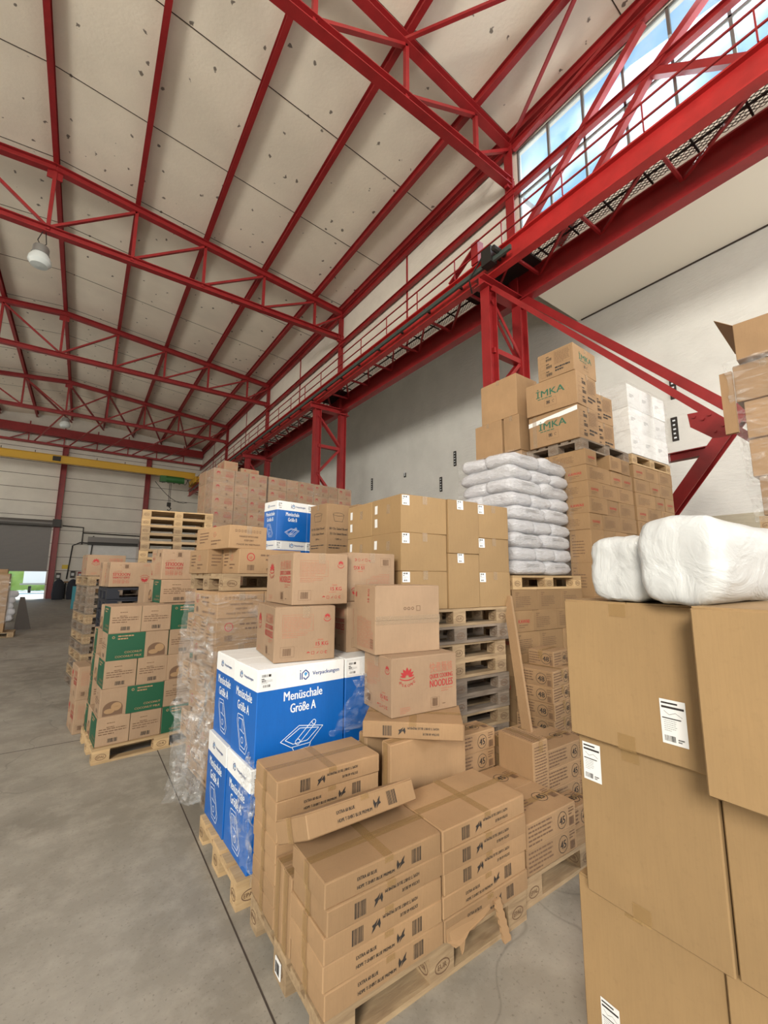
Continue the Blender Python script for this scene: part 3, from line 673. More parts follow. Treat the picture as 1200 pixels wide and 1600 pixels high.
# bell lamps
def bell(x, y, z, ztop, label):
    root = empty('bell_lamp', (x, y, z)); tag(root, label, 'lamp', 'hanging bell lamps')
    m_ = MB(); m_.lathe([(0, .42), (.17, .42), (.19, .38), (.19, .20), (.21, .18), (.0, .18)], (0, 0, 0), 'grey_steel', 18); m_.obj('ballast_housing', root, True)
    m_ = MB(); m_.lathe([(.19, .18), (.26, .05), (.27, -.06), (.20, -.16), (0, -.19)], (0, 0, 0), 'lens', 18); m_.obj('lamp_glass', root, True)
    m_ = MB(); m_.tube([(0, 0, .42), (.1, 0, .55), (.05, 0, ztop-z)], .012, 'dark_steel', 5); m_.tube([(0, 0, .42), (-.1, 0, .6), (.0, 0, ztop-z)], .012, 'dark_steel', 5); m_.obj('hanging_wire', root)
bell(-1.75, 14.3, 10.45, 11.4, 'round grey bell lamp hanging from the second roof truss at left')
bell(-1.64, 31.3, 10.72, 11.4, 'small distant bell lamp hanging from the last roof truss')
# wall anchors (black slotted strips) on the white wall
def onwall(y, z, label, hgt=.62):
    root = MB(); root.box((XW-.03, y-.07, z-hgt/2), (XW, y+.07, z+hgt/2), 'black_ink')
    for k in range(5): root.box((XW-.034, y-.03+.01*(k % 2), z-hgt/2+.06+k*hgt/5.5), (XW-.03, y+.03, z-hgt/2+.10+k*hgt/5.5), 'white_ink')
    tag(root.obj('wall_bracket'), label, 'bracket', 'slotted strips on the white wall')

# ------------------------------------------------------------------ pallets
def pallet_meshes(wd):
    L, W = 1.2, .8; out = []
    def one(a, b, nm, mark=None):
        m_ = MB(); m_.box(a, b, wd)
        if mark:
            pr = Print(b[0]-a[0], b[1]-a[1], b[2]-a[2]); pr.face('F'); cx = (b[0]-a[0])/2; cz = .039
            pr.ring(cx, cz, .045, .005, 'brown_ink', 18, ry=.028); pr.text(cx, cz-.010, .030, mark, 'brown_ink', align='c')
            pr.face('L'); cx = (b[1]-a[1])/2; pr.ring(cx, cz, .038, .004, 'brown_ink', 18, ry=.028); pr.text(cx, cz-.009, .026, mark, 'brown_ink', align='c')
            o = len(m_.v); k0 = len(m_.f); 
            for v in pr.v: m_.v.append((v[0]+a[0], v[1]+a[1], v[2]+a[2]))
            for f in pr.f: m_.f.append([i+o for i in f]); m_.mi.append(m_.m('brown_ink'))
        out.append((nm, m_.mesh(nm)))
    for y0, y1 in ((0, .1), (.3275, .4725), (.7, .8)): one((0, y0, 0), (L, y1, .022), 'bottom_board')
    for i, (x0, x1) in enumerate(((0, .145), (.5275, .6725), (1.055, 1.2))):
        for j, (y0, y1) in enumerate(((0, .1), (.3275, .4725), (.7, .8))): one((x0, y0, .022), (x1, y1, .100), 'block', 'EPAL' if i != 1 else 'EUR')
    for x0, x1 in ((0, .145), (.5275, .6725), (1.055, 1.2)): one((x0, 0, .100), (x1, .8, .122), 'stringer_board')
    for y0, y1 in ((0, .145), (.1875, .2875), (.3275, .4725), (.5125, .6125), (.655, .8)): one((0, y0, .122), (L, y1, .144), 'deck_board')
    return out
PAL = {}
def pallet(st, x, y, z, label, wd='wood_mid', rz=0, group=None, k=1.0, jit=.008, side=False):
    if wd not in PAL: PAL[wd] = pallet_meshes(wd)
    p = st.at(x+random.uniform(-jit, jit), y+random.uniform(-jit, jit), z); r = st.th+R(rz+(random.uniform(-.8, .8) if jit else 0))
    root = put('wooden_pallet', None, None, p, (0, 0, r)); root.scale = (1, 1, k)
    if side: # turned so that its 80 cm side faces the viewer
        root.rotation_euler = (0, 0, r+R(90)); root.location = st.at(x+.8, y, z)
    tag(root, label, 'pallet', group)
    for nm, me in PAL[wd]: put(nm, me, root)
    return root

# ------------------------------------------------------------------ carton kinds
def shirt_print(rot):
    def f(p):
        w, d, h = p.dim
        p.face('F', 180 if rot else 0)
        p.text(.145, h*.58, h*.20, 'EXTRA 60 BLUE', 'black_ink', width=.095); p.text(.145, h*.24, h*.20, 'HDPE T-SHIRT BLUE PREMIUM', 'black_ink', width=.185)
        p.bird(.365, h*.5, h*.42); p.barcode(.425, h*.20, .055, h*.62, seed=3, n=12)
    return f
def shirt(rot, var=0, d=.31, cross=True, w=.6):
    return proto(('shirt', rot, var, d, w), lambda: make(w, d, .0905, 'kraft', shirt_print(rot), dict(along='x', cross=cross, wrap=True, width=.045), seed=var, bulge=.003))
def noodle_print(rot=False, side='L', long='F'):
    def f(p):
        for fc, kind in ((long, 'logo'), ('L' if long == 'F' else 'F', 'kg')):
            p.face(fc, 180 if rot else 0); W, H = p.size(); s = H/.35
            if kind == 'logo':
                p.lotus(W*.22, H*.66, .062*s, 'red_ink', 'MEKONG')
                p.text(W*.93, H*.70, .070*s, '\u5feb\u716e\u9eb5\u689d', 'red_faint', width=W*.37, align='r', bold=False)
                p.text(W*.93, H*.58, .040*s, 'QUICK COOKING', 'red_ink', width=W*.37, align='r'); p.text(W*.93, H*.43, .062*s, 'NOODLES', 'red_ink', width=W*.37, align='r')
                p.lines(W*.74, H*.39, W*.19, 2, .014*s, .005, 'red_faint', 4); p.barcode(W*.60, H*.09, W*.085, .05*s, 'brown_ink', 5); p.frame(W*.575, H*.065, W*.71, H*.25, .0012, 'brown_ink')
                p.lines(W*.12, H*.15, W*.15, 4, .010*s, .003, 'red_faint', 5); p.lines(W*.76, H*.12, W*.09, 1, .01, .005, 'brown_ink', 6)
            else:
                p.lotus(W*.86, H*.80, .026*s, 'red_ink'); p.ring(W*.86, H*.80, .03*s, .004, 'red_ink', 8, 200, 340)
                p.frame(W*.12, H*.55, W*.62, H*.86, .0015, 'red_faint'); p.lines(W*.14, H*.82, W*.46, 9, .0105*s, .0025, 'red_faint', 7)
                p.lines(W*.12, H*.52, W*.42, 3, .012*s, .003, 'red_faint', 8); p.barcode(W*.14, H*.12, W*.13, .045*s, 'brown_ink', 9, n=10); p.frame(W*.10, H*.09, W*.32, H*.28, .0012, 'brown_ink')
                p.text(W*.88, H*.27, .036*s, '15 KG', 'red_ink', align='r'); p.lines(W*.70, H*.39, W*.17, 1, .01, .006, 'red_faint', 10); p.lines(W*.64, H*.245, W*.24, 1, .01, .004, 'red_faint', 11)
                for k in range(5):
                    u = W*(.55+.075*k); v = H*.14; sz = .010*s
                    if k == 0: p.ring(u, v, sz, sz*.6, 'red_ink', 8, 0, 180)
                    elif k == 1: p.frame(u-sz, v-sz, u+sz, v+sz, .002, 'red_ink')
                    elif k == 2: p.poly([(u-sz, v-sz), (u+sz*.4, v-sz*.2), (u+sz, v+sz)], 'red_ink')
                    elif k == 3: p.ring(u, v, sz, .002, 'red_ink', 8)
                    else: p.ring(u, v, sz, .004, 'red_ink', 8, 50, 310)
    return f
def noodle(w, d, h, rot=False, long='F', mn='kraft_pink', flap=None, tape=True):
    return proto(('noodle', w, d, h, rot, long, mn), lambda: make(w, d, h, mn, noodle_print(rot, long=long), dict(along='x' if long == 'F' else 'y', mn='tape_clear', width=.05) if tape else None, flap=flap or ('x' if long == 'F' else 'y'), seed=5, bulge=.005))
def ipv_logo(p, u, v, s, ink='navy'):
    p.ring(u-.85*s, v+.95*s, .13*s, .13*s, ink, 8); p.rect(u-.95*s, v-.8*s, u-.75*s, v+.6*s, ink)
    p.stroke([(u-.45*s, v-.8*s), (u-.45*s, v+.4*s), (u+.35*s, v+1.0*s), (u+1.1*s, v+.35*s), (u+1.1*s, v-.35*s), (u+.35*s, v-.9*s), (u-.15*s, v-.45*s)], .22*s, ink)
    p.poly([(u+.0*s, v+.25*s), (u+.35*s, v-.25*s), (u+.8*s, v+.3*s), (u+.35*s, v+.62*s)], 'cyan')
def tray(p, u, v, k, kind):
    ink = 'white_ink'; t = .0035*k/.1 if k < .1 else .004
    if kind == 'F':
        p.stroke([(u-1.2*k, v-.25*k), (u-.2*k, v+.35*k), (u+1.2*k, v+.1*k), (u+.45*k, v-.6*k), (u-.6*k, v-.62*k), (u-1.2*k, v-.25*k)], t, ink)
        p.stroke([(u-.95*k, v-.22*k), (u-.15*k, v+.22*k), (u+.95*k, v+.05*k), (u+.3*k, v-.45*k), (u-.5*k, v-.48*k), (u-.95*k, v-.22*k)], t, ink)
        p.stroke([(u-.35*k, v-.35*k), (u+.55*k, v+.45*k)], t, ink); p.stroke([(u-.15*k, v-.5*k), (u+.75*k, v+.3*k)], t, ink); p.ring(u+.65*k, v+.38*k, .13*k, t, ink, 10); p.ring(u-.25*k, v-.42*k, .15*k, t, ink, 10)
        p.stroke([(u-.55*k, v-.62*k), (u-.45*k, v-.82*k), (u+.4*k, v-.8*k), (u+.5*k, v-.6*k)], t, ink)
    else:
        for s in (1, .78):
            p.stroke([(u-.75*k*s, v+.9*k*s), (u+.1*k*s, v+.95*k*s), (u+.85*k*s, v-.5*k*s), (u+.6*k*s, v-.95*k*s), (u-.25*k*s, v-.9*k*s), (u-.85*k*s, v+.5*k*s), (u-.75*k*s, v+.9*k*s)], t, ink)
        p.stroke([(u-.33*k, v+.15*k), (u+.33*k, v+.05*k)], t, ink); p.stroke([(u+.02*k, v+.12*k), (u-.02*k, v+.75*k)], t, ink); p.ring(u+.05*k, v-.35*k, .18*k, t, ink, 10)
def menu_print(size):
    def f(p):
        for fc in 'FL':
            p.face(fc); W, H = p.size(); k = H/.53
            ws = .62*W if fc == 'F' else .74*W
            ipv_logo(p, W*(.50 if fc == 'F' else .34), H*.885, .030*k if fc == 'F' else .022*k)
            p.text(W*(.60 if fc == 'F' else .46), H*.872, .034*k if fc == 'F' else .024*k, 'Verpackungen', 'navy', width=W*(.33 if fc == 'F' else .38))
            p.text(W*.5, H*.635, .075*k, 'Menüschale', 'white_ink', width=W*(.44 if fc == 'F' else .66), align='c')
            p.text(W*.5, H*.495, .075*k, 'Größe '+size, 'white_ink', width=W*(.29 if fc == 'F' else .48), align='c')
            tray(p, W*.5, H*.26, W*(.20 if fc == 'F' else .27), fc)
            if fc == 'F': p.label(W*.02, H*.80, W*.17, H*.165, 3); p.text(W*.04, H*.875, .018*k, '602', 'black_ink', lift=.0008)
    return f
def menu(w, d, h, size):
    return proto(('menu', w, d, h, size), lambda: make(w, d, h, 'blue', menu_print(size), None, flap='x', seed=2, bulge=.004, bands=[(0, 'blue'), (h*.775, 'white_card')]))
def num_print(num, faces='FLT', rots={}):
    def f(p):
        for fc in faces:
            p.face(fc, rots.get(fc, 0)); W, H = p.size(); 
            if W < H*1.2: 
                p.lines(W*.1, H*.92, W*.8, max(3, int(H/.02)), .019, .007, 'brown_ink', 3); continue
            k = min(H, .14); cu = W*.70; cv = H/2
            p.ring(cu, cv, k*.36, k*.025, 'black_ink', 20); p.text(cu, cv-k*.17, k*.46, num, 'black_ink', align='c')
            p.lines(W*.04, cv+k*.38, W*.46, 5, k*.17, k*.07, 'brown_ink', 4); p.lines(W*.84, cv+k*.36, W*.12, 3, k*.12, k*.05, 'brown_ink', 6)
            p.barcode(W*.85, cv-k*.40, W*.10, k*.36, 'brown_ink', 5, n=9)
    return f
def numbox(w, d, h, num, faces='FLT', rots={}, mn='kraft'):
    return proto(('num', w, d, h, num, faces, str(rots), mn), lambda: make(w, d, h, mn, num_print(num, faces, rots), dict(along='y', width=.045) if d > w else dict(along='x', width=.045), flap='y' if d > w else 'x', seed=9, bulge=.003))
def kawaii_print(kinds):
    def f(p):
        for fc in 'FL':
            p.face(fc); W, H = p.size()
            if kinds[fc] == 'end': p.text(W*.5, H*.42, H*.24, 'KAWAII', 'red_ink', width=W*.55, align='c'); p.lines(W*.25, H*.34, W*.5, 2, H*.1, H*.03, 'brown_ink', 2)
            else: p.lines(W*.12, H*.86, W*.16, 2, H*.09, H*.035, 'brown_ink', 2); p.lines(W*.12, H*.66, W*.58, 6, H*.09, H*.028, 'brown_ink', 5)
    return f
def kawaii(w, d, h, F_, L_, mn='kraft_dark'):
    return proto(('kaw', w, d, h, F_, L_, mn), lambda: make(w, d, h, mn, kawaii_print({'F': F_, 'L': L_}), None, seed=4, bulge=.004, flap='x' if w >= d else 'y'))
def coco_print(kinds):
    def f(p):
        for fc in 'FL':
            k = kinds.get(fc)
            if not k: continue
            p.face(fc); W, H = p.size()
            if k == 'end':
                p.lines(W*.30, H*.80, W*.4, 1, .01, H*.025, 'brown_ink', 1); p.lines(W*.08, H*.60, W*.84, 3, H*.085, H*.032, 'brown_ink', 3); p.lines(W*.3, H*.66, W*.4, 1, .1, H*.03, 'brown_ink', 8)
                p.barcode(W*.36, H*.10, W*.30, H*.14, 'black_ink', 3, n=10)
            else:
                a, b = (0.0, .60) if k == 'gl' else (.40, 1.0)
                p.rect(W*a, 0, W*b, H, 'green_panel'); u = W*(a+.06); e = .0006
                p.ring(u+W*.03, H*.86, H*.05, H*.02, 'kraft_edge', 8, lift=e); p.lines(u+W*.10, H*.92, W*.28, 2, H*.10, H*.05, 'kraft', 2, e)
                p.text(W*(b-.04), H*.24, H*.11, 'COCONUT', 'kraft', width=W*.28, align='r', lift=e); p.text(W*(b-.04), H*.09, H*.11, 'COCONUT MILK', 'kraft', width=W*.42, align='r', lift=e)
                c = W*(.80 if k == 'gl' else .20)
                p.ring(c, H*.28, W*.15, W*.15, 'brown_ink', 20, 0, 180, ry=H*.26); p.poly([(c-W*.15, H*.04), (c+W*.15, H*.04), (c+W*.15, H*.28), (c-W*.15, H*.28)], 'brown_ink')
                p.ring(c+W*.05, H*.34, W*.08, W*.08, 'kraft_edge', 16, lift=e, ry=H*.15); p.ring(c-W*.05, H*.20, W*.08, W*.08, 'kraft_edge', 16, lift=e, ry=H*.09)
    return f
def coco(w, d, h, F_, L_='gr'):
    return proto(('coco', w, d, h, F_, L_), lambda: make(w, d, h, 'kraft_pink', coco_print({'F': F_, 'L': L_}), None, seed=6, bulge=.003, flap='x' if w >= d else 'y'))
def sugar_print(kinds):
    def f(p):
        for fc in 'FL':
            k = kinds.get(fc)
            if not k: continue
            p.face(fc); W, H = p.size()
            if k == 'care':
                for i in range(9): p.frame(W*(.14+.08*i), H*.72, W*(.14+.08*i)+H*.08, H*.83, H*.015, 'brown_ink')
                p.text(W*.5, H*.50, H*.11, 'HANDLE WITH CARE', 'brown_ink', width=W*.5, align='c'); p.text(W*.5, H*.33, H*.11, 'KEEP DRY', 'brown_ink', width=W*.25, align='c'); p.text(W*.5, H*.15, H*.11, 'MADE IN VIETNAM', 'brown_ink', width=W*.62, align='c')
            elif k == 'li':
                p.ring(W*.17, H*.68, H*.17, H*.035, 'red_ink', 24); p.text(W*.17, H*.61, H*.15, 'LI', 'red_ink', align='c')
                p.lines(W*.32, H*.80, W*.58, 1, .1, H*.07, 'brown_ink', 3); p.lines(W*.40, H*.62, W*.5, 1, .1, H*.07, 'brown_ink', 4); p.frame(W*.58, H*.40, W*.62, H*.5, H*.015, 'brown_ink'); p.frame(W*.64, H*.40, W*.68, H*.5, H*.015, 'brown_ink')
                p.text(W*.92, H*.14, H*.13, 'PRODUCT OF VIETNAM', 'brown_ink', width=W*.5, align='r'); p.barcode(W*.12, H*.14, W*.11, H*.22, 'brown_ink', 4)
            else:
                p.lines(W*.12, H*.8, W*.3, 4, H*.14, H*.05, 'brown_ink', 4); p.ring(W*.6, H*.66, H*.12, H*.03, 'red_faint', 14); p.lines(W*.5, H*.4, W*.3, 2, H*.14, H*.05, 'brown_ink', 9)
    return f
def sugar(w, d, h, F_, L_):
    return proto(('sugar', w, d, h, F_, L_), lambda: make(w, d, h, 'kraft', sugar_print({'F': F_, 'L': L_}), dict(along='x' if w >= d else 'y', mn='tape_clear', width=.05), seed=8, bulge=.008, flap='x' if w >= d else 'y'))
def cnt(st, pr, x, y, z, label, group, **k): return drop(pr, 'cardboard_carton', st, x, y, z, label, 'carton', group, **k)

def film_sheet(name, pts, nu, nv, amp, label, seed, mn='film', cat='plastic film', hang=0):
    """crumpled plastic sheet through a bilinear patch of four 3-D corners"""
    a, b, c, d = [Vector(p) for p in pts]; rr = random.Random(seed); off = Vector((seed*3.1, seed*1.7, 0)); m_ = MB(); vs = []
    nrm = ((b-a).cross(d-a)).normalized()
    for j in range(nv+1):
        for i in range(nu+1):
            u, v = i/nu, j/nv; p = (a*(1-u)+b*u)*(1-v)+(d*(1-u)+c*u)*v
            q = Vector((u*5, v*5, 0))+off
            disp = abs(noise.noise(q*.8))*1.1+abs(noise.noise(q*2.0))*.4
            vs.append(p+nrm*amp*disp+Vector((noise.noise(q*2+Vector((9, 0, 0))), noise.noise(q*2+Vector((0, 9, 0))), noise.noise(q*2+Vector((0, 0, 9)))))*amp*.6*(1 if 0 < i < nu else 1.6))
    fs = [(j*(nu+1)+i, j*(nu+1)+i+1, (j+1)*(nu+1)+i+1, (j+1)*(nu+1)+i) for j in range(nv) for i in range(nu)]
    m_.add(vs, fs, mn); o = m_.obj(name, None, True)
    return tag(o, label, cat)
def film_shell(name, st, x, y, z0, w, d, h, label, seed, amp=.012, mn='film', lean=(0, 0), parent=None):
    """stretch film wound around a stack: an open sleeve with wrinkles and a slack roof edge"""
    m_ = MB(); n = 22; rows = int(h/.05); vs = []
    for j in range(rows+1):
        z = z0+h*j/rows
        per = []
        for (p, q) in (((0, 0), (w, 0)), ((w, 0), (w, d)), ((w, d), (0, d)), ((0, d), (0, 0))):
            for i in range(n): per.append((p[0]+(q[0]-p[0])*i/n, p[1]+(q[1]-p[1])*i/n))
        for i, (px_, py_) in enumerate(per):
            cx, cy = px_-w/2, py_-d/2; r = math.hypot(cx, cy); q = Vector((px_*4+seed, py_*4, z*5-i*.05)); k = noise.noise(q)*.7+noise.noise(q*3.3)*.35
            e = .008+amp*(.6+k); sx_, sy_ = (1+2*e/w), (1+2*e/d)
            vs.append(st.at(x+w/2+cx*sx_+lean[0]*(z-z0), y+d/2+cy*sy_+lean[1]*(z-z0), z))
    K = 4*n; fs = [(j*K+i, j*K+(i+1) % K, (j+1)*K+(i+1) % K, (j+1)*K+i) for j in range(rows) for i in range(K)]
    m_.add(vs, fs, mn); return tag(m_.obj(name, None, True), label, 'stretch film')

# ------------------------------------------------------------------ 1. foreground pallet of flat bag cartons
S1 = Stack(.875, 1.615, 0)
pallet(S1, -.005, .0, 0, 'worn grey-brown pallet under the foreground stack of flat bag cartons', 'wood_mid', jit=0)
B = .0912
orient = [0, 0, 1, 1, 0]
for i in range(5):
    cnt(S1, shirt(orient[i], i), 0, 0, .145+i*B, 'flat bag carton in the front left column of the foreground pallet, '+lay(i, 5), 'flat bag cartons on the foreground pallet', jit=.006)
    cnt(S1, shirt([0, 0, 1, 1, 1][i], i+5, .38), .606, -.004, .145+i*B, 'flat bag carton in the front right column of the foreground pallet, '+lay(i, 5), 'flat bag cartons on the foreground pallet', jit=.006)
def upright(st, x, y, z, label, rz=0, w=.6):
    # a flat carton standing on its long edge
    pr = proto(('shirtup', w), lambda: make(w, .0905, .31, 'kraft', None, dict(along='x', wrap=True, width=.045), seed=3, bulge=.003))
    o = cnt(st, pr, x, y, z, label, 'flat bag cartons on the foreground pallet', jit=0, rz=rz); return o
upright(S1, .0, .315, .145, 'flat bag carton on edge behind the front left column, nearer one')
upright(S1, .0, .408, .145, 'flat bag carton on edge behind the front left column, farther one')
orient = [0, 1, 0, 0, 1, 0, 1]
for i in range(7):
    cnt(S1, shirt(orient[i], i), -.005, .50, .145+i*B, 'flat bag carton in the back left column of the foreground pallet, '+lay(i, 7), 'flat bag cartons on the foreground pallet', jit=.006)
for i in range(4):
    cnt(S1, shirt(0, i), .635, .475, .145+i*.0905, 'flat bag carton lying beneath the blank upended ones, '+lay(i, 4), 'flat bag cartons on the foreground pallet', jit=.0)
upright(S1, .655, .475, .508, 'blank flat carton on edge under the skewed one, nearer one')
upright(S1, .625, .68, .508, 'blank flat carton on edge under the skewed one, farther one')
# tilted carton leaning across the front left column
o = drop(shirt(0, 11), 'cardboard_carton', Stack(0, 0), .858, 1.738, .704, 'flat bag carton slumped at a tilt across the front of the foreground stack', 'carton', 'flat bag cartons on the foreground pallet', jit=0)
o.rotation_euler = (R(-27), R(1.9), R(3.1))
# skewed flat carton carrying the noodle boxes
o = drop(shirt(1, 12, .38), 'cardboard_carton', Stack(0, 0), 1.461, 2.283, .822, 'flat bag carton lying skewed under the stacked noodle boxes', 'carton', 'flat bag cartons on the foreground pallet', jit=0)
o.rotation_euler = (0, 0, R(-41))
# torn cardboard hanging from the front edge
m_ = MB(); rr = random.Random(4)
def tear(pts, th=.004):
    m_ = MB(); n = len(pts); vs = [tuple(p) for p in pts]; vs2 = [(p[0], p[1]+th, p[2]) for p in pts]
    m_.add(vs+vs2, [tuple(range(n)), tuple(range(n, 2*n))[::-1]]+[(i, i+n, (i+1) % n+n, (i+1) % n) for i in range(n)], 'kraft_edge'); return m_
p0 = [(1.49, 1.604, .20), (1.78, 1.604, .20), (1.775, 1.60, .172), (1.74, 1.597, .165), (1.72, 1.598, .15), (1.69, 1.592, .158), (1.655, 1.594, .14), (1.62, 1.588, .152), (1.60, 1.589, .13), (1.585, 1.582, .135), (1.57, 1.578, .10), (1.56, 1.579, .085), (1.55, 1.583, .125), (1.53, 1.590, .118), (1.505, 1.597, .14), (1.49, 1.60, .15)]
tag(tear(p0).obj('torn_cardboard'), 'ragged torn flap on the lowest right carton of the foreground pallet', 'torn cardboard')
p1 = []
for k in range(12): p1.append((1.80+.002*k+.006*(k % 2), 1.592-.003*k, .20-.016*k))
for k in range(11, -1, -1): p1.append((1.84+.003*k+.006*((k+1) % 2), 1.592-.003*k, .20-.016*k))
tag(tear(p1, .012).obj('torn_cardboard'), 'narrow torn strip of corrugated card dangling to the floor', 'torn cardboard')
m_ = MB(); m_.box((.862, 1.99, .03), (.866, 2.05, .095), 'label')
pr = Print(.06, .06, .065); pr.face('L'); pr.barcode(.008, .01, .044, .045, seed=2, n=9)
o_ = len(m_.v); m_.v += [(v[0]+.862, v[1]+1.99, v[2]+.03) for v in pr.v]
for f in pr.f: m_.f.append([i+o_ for i in f]); m_.mi.append(m_.m('black_ink'))
tag(m_.obj('paper_sticker'), 'white barcode sticker on a block of the foreground pallet', 'sticker')

# noodle boxes on the skewed carton
G = 'brown noodle boxes near the middle'
S0 = Stack(0, 0)
drop(noodle(.512, .36, .348), 'cardboard_carton', Stack(1.616, 2.20, -4.9), 0, 0, .918, 'brown noodle box with big red lotus facing the viewer, on the skewed flat carton', 'carton', G, jit=0)
def side_print(p):
    p.face('L', 90); W, H = p.size(); p.lotus(W*.86, H*.86, .024, 'red_ink')
    p.lines(W*.06, H*.80, W*.48, 12, .022, .006, 'red_faint', 7); p.text(W*.95, H*.26, .036, '15 KG', 'red_ink', align='r'); p.barcode(W*.08, H*.08, W*.14, .045, 'brown_ink', 9, n=10)
    p.face('F'); W, H = p.size()
    for k in range(3): p.ring(W*(.44+.06*k), H*.66, .011, .004, 'brown_ink', 8)
    p.frame(W*.62, H*.62, W*.68, H*.70, .003, 'brown_ink'); p.rect(0, H*.49, W, H*.495, 'inside')
o = drop(proto('n5', lambda: make(.50, .36, .44, 'kraft_pink', side_print, None, seed=3)), 'cardboard_carton', Stack(1.589, 2.345, -8.6), 0, 0, 1.270, 'brown noodle box lying on its side, seam across its front, near the middle', 'carton', G, jit=0)
p = MB(); p.add([(0, -.0062, .19), (.50, -.0062, .19), (.50, -.0062, .245), (0, -.0062, .245)], [(0, 1, 2, 3)], 'tape_clear'); p.obj('packing_tape', o)
nb = drop(noodle(.43, .50, .36, True, 'L'), 'cardboard_carton', Stack(1.625, 2.77, -1), 0, 0, 1.588, 'brown noodle box with upside-down 15 KG print, behind the box on its side', 'carton', G, jit=0)
drop(noodle(.43, .50, .36, False, 'L'), 'cardboard_carton', Stack(1.625, 2.77, -1), 0, 0, 1.223, 'shaded noodle box on the blue cartons, behind the box on its side', 'carton', G, jit=0)
# ------------------------------------------------------------------ 2. blue tray cartons
S2 = Stack(.90, 2.55, 2.5)
pallet(Stack(.83, 2.53, 1), 0, 0, 0, 'light wooden pallet under the blue and white tray cartons', 'wood_new', jit=0)
for t in range(2):
    for i, x in enumerate((0, .61)):
        for j, y in enumerate((0, .405)):
            if t == 0 and i == 1: pass
            cnt(S2, menu(.6, .40, .535, 'A'), x-.02*(t == 0), y, .145+t*.54, 'blue and white tray carton, %s tier, %s' % (['lower', 'upper'][t], [['near corner beside the aisle', 'far one beside the aisle'], ['near one away from the aisle', 'far one away from the aisle']][i][j]), 'blue and white size A tray cartons', jit=.004)
drop(noodle(.41, .56, .344, False, 'L'), 'cardboard_carton', Stack(1.035, 2.67, -8), 0, 0, 1.227, 'brown noodle box standing on the blue cartons, lower of the pair', 'carton', G, jit=0)
drop(noodle(.42, .54, .352, False, 'L'), 'cardboard_carton', Stack(1.168, 2.721, -2), 0, 0, 1.578, 'brown noodle box standing on the blue cartons, upper of the pair', 'carton', G, jit=0)
film_sheet('plastic_film', [(1.33, 2.47, .80), (2.02, 2.50, .80), (1.62, 2.53, 1.13), (1.60, 2.53, 1.12)], 26, 26, .045, 'crumpled clear film draped over the lower right of the near blue carton', 5, 'film_thin')
film_sheet('plastic_film', [(.86, 2.40, .17), (.83, 2.75, .30), (.86, 2.62, .76), (.87, 2.45, .72)], 20, 30, .05, 'torn clear film hanging between the blue cartons and the foreground pallet', 8)
film_sheet('plastic_film', [(.80, 3.36, .20), (.62, 3.75, .10), (.86, 3.62, 1.05), (.885, 3.40, 1.0)], 20, 34, .07, 'long rag of clear film trailing to the floor behind the blue cartons', 12)
film_sheet('plastic_film', [(.865, 3.05, .55), (.865, 3.22, .52), (.88, 3.28, .70), (.88, 2.98, .70)], 10, 14, .02, 'small scrap of white film on the lower far blue carton', 21)
# ------------------------------------------------------------------ 3. cartons marked 45
S3 = Stack(2.14, 1.655, -.5)
pallet(S3, -.02, -.0, 0, 'pallet under the cartons marked 45', 'wood_mid', jit=0)
g45 = 'cartons marked 45'
for t in range(2):
    for j in range(2):
        cnt(S3, numbox(.48, .30, .13, '45'), 0, j*.302, .145+t*.13, 'carton marked 45, front left of its pallet, %s layer, %s' % (['lower', 'upper'][t], ['nearest row', 'second row'][j]), g45)
for t in range(2):
    cnt(S3, numbox(.46, .19, .13, '45', 'FT'), .0, .61, .407+t*.13, 'carton marked 45 raised at the back left, '+['lower of two', 'upper of two'][t], g45)
for t in range(2): cnt(S3, numbox(.46, .19, .13, '45', 'FT'), .0, .61, .145+t*.13, 'carton marked 45 beneath the raised pair, '+['lower', 'upper'][t], g45)
cnt(S3, numbox(.17, .30, .375, '45', 'FT'), .485, .295, .27, 'tall carton standing on end beside the cartons marked 45', g45)
cnt(S3, numbox(.185, .20, .125, '45', 'FT'), .485, .295, .145, 'low carton marked 45 under the upended one', g45)
cnt(S3, numbox(.34, .17, .13, '45', 'FT', {'T': 0}), .50, .10, .145, 'carton marked 45 lying low at the near right of its pallet', g45)
for t in range(3): cnt(S3, numbox(.48, .30, .13, '45', 'FT'), .68+.01*t, .33, .145+.13*t, 'carton marked 45 behind the upended one, '+['lowest', 'middle', 'topmost'][t], g45)
cnt(S3, numbox(.46, .18, .13, '45', 'FT'), .64, .635, .405, 'carton marked 45 at the back of its pallet, second from the right', g45)
for t in range(2): cnt(S3, numbox(.46, .18, .13, '45', 'FT'), .64, .635, .145+t*.13, 'carton marked 45 low at the back, '+['lower', 'upper'][t], g45)
# ------------------------------------------------------------------ 4. pallet tower with the big labelled cartons
S5 = Stack(2.144, 2.786, -3)
for i in range(10):
    pallet(S5, .02, .0, i*.1494, 'pallet in the tower under the big labelled cartons, '+lay(i, 10, 'floor'), ['wood_mid', 'wood_mid', 'wood_old', 'wood_mid', 'wood_old', 'wood_old', 'wood_mid', 'wood_mid', 'wood_old', 'wood_mid'][i], group='pallets in the tower', k=1.037)
gl = 'big plain cartons with white labels'
def lab_L(p):
    p.face('L'); W, H = p.size()
    for v in (.60, .22): p.rect(W*.12, H*v, W*.22, H*(v+.24), 'label', .0003)
    p.rect(W*.55, H*.55, W*.66, H*.8, 'tape_clear', .0002)
def lab(w, d, h, u=.02, v=.72):
    def f(p):
        p.face('F'); p.label(w*u, h*v, .075, .085, 5); lab_L(p)
    return f
def plainbox(w, d, h): return proto(('plain', w, d, h), lambda: make(w, d, h, 'kraft_plain', None, dict(along='y', mn='tape_clear', width=.05), lab(w, d, h), flap='y', seed=1, bulge=.006))
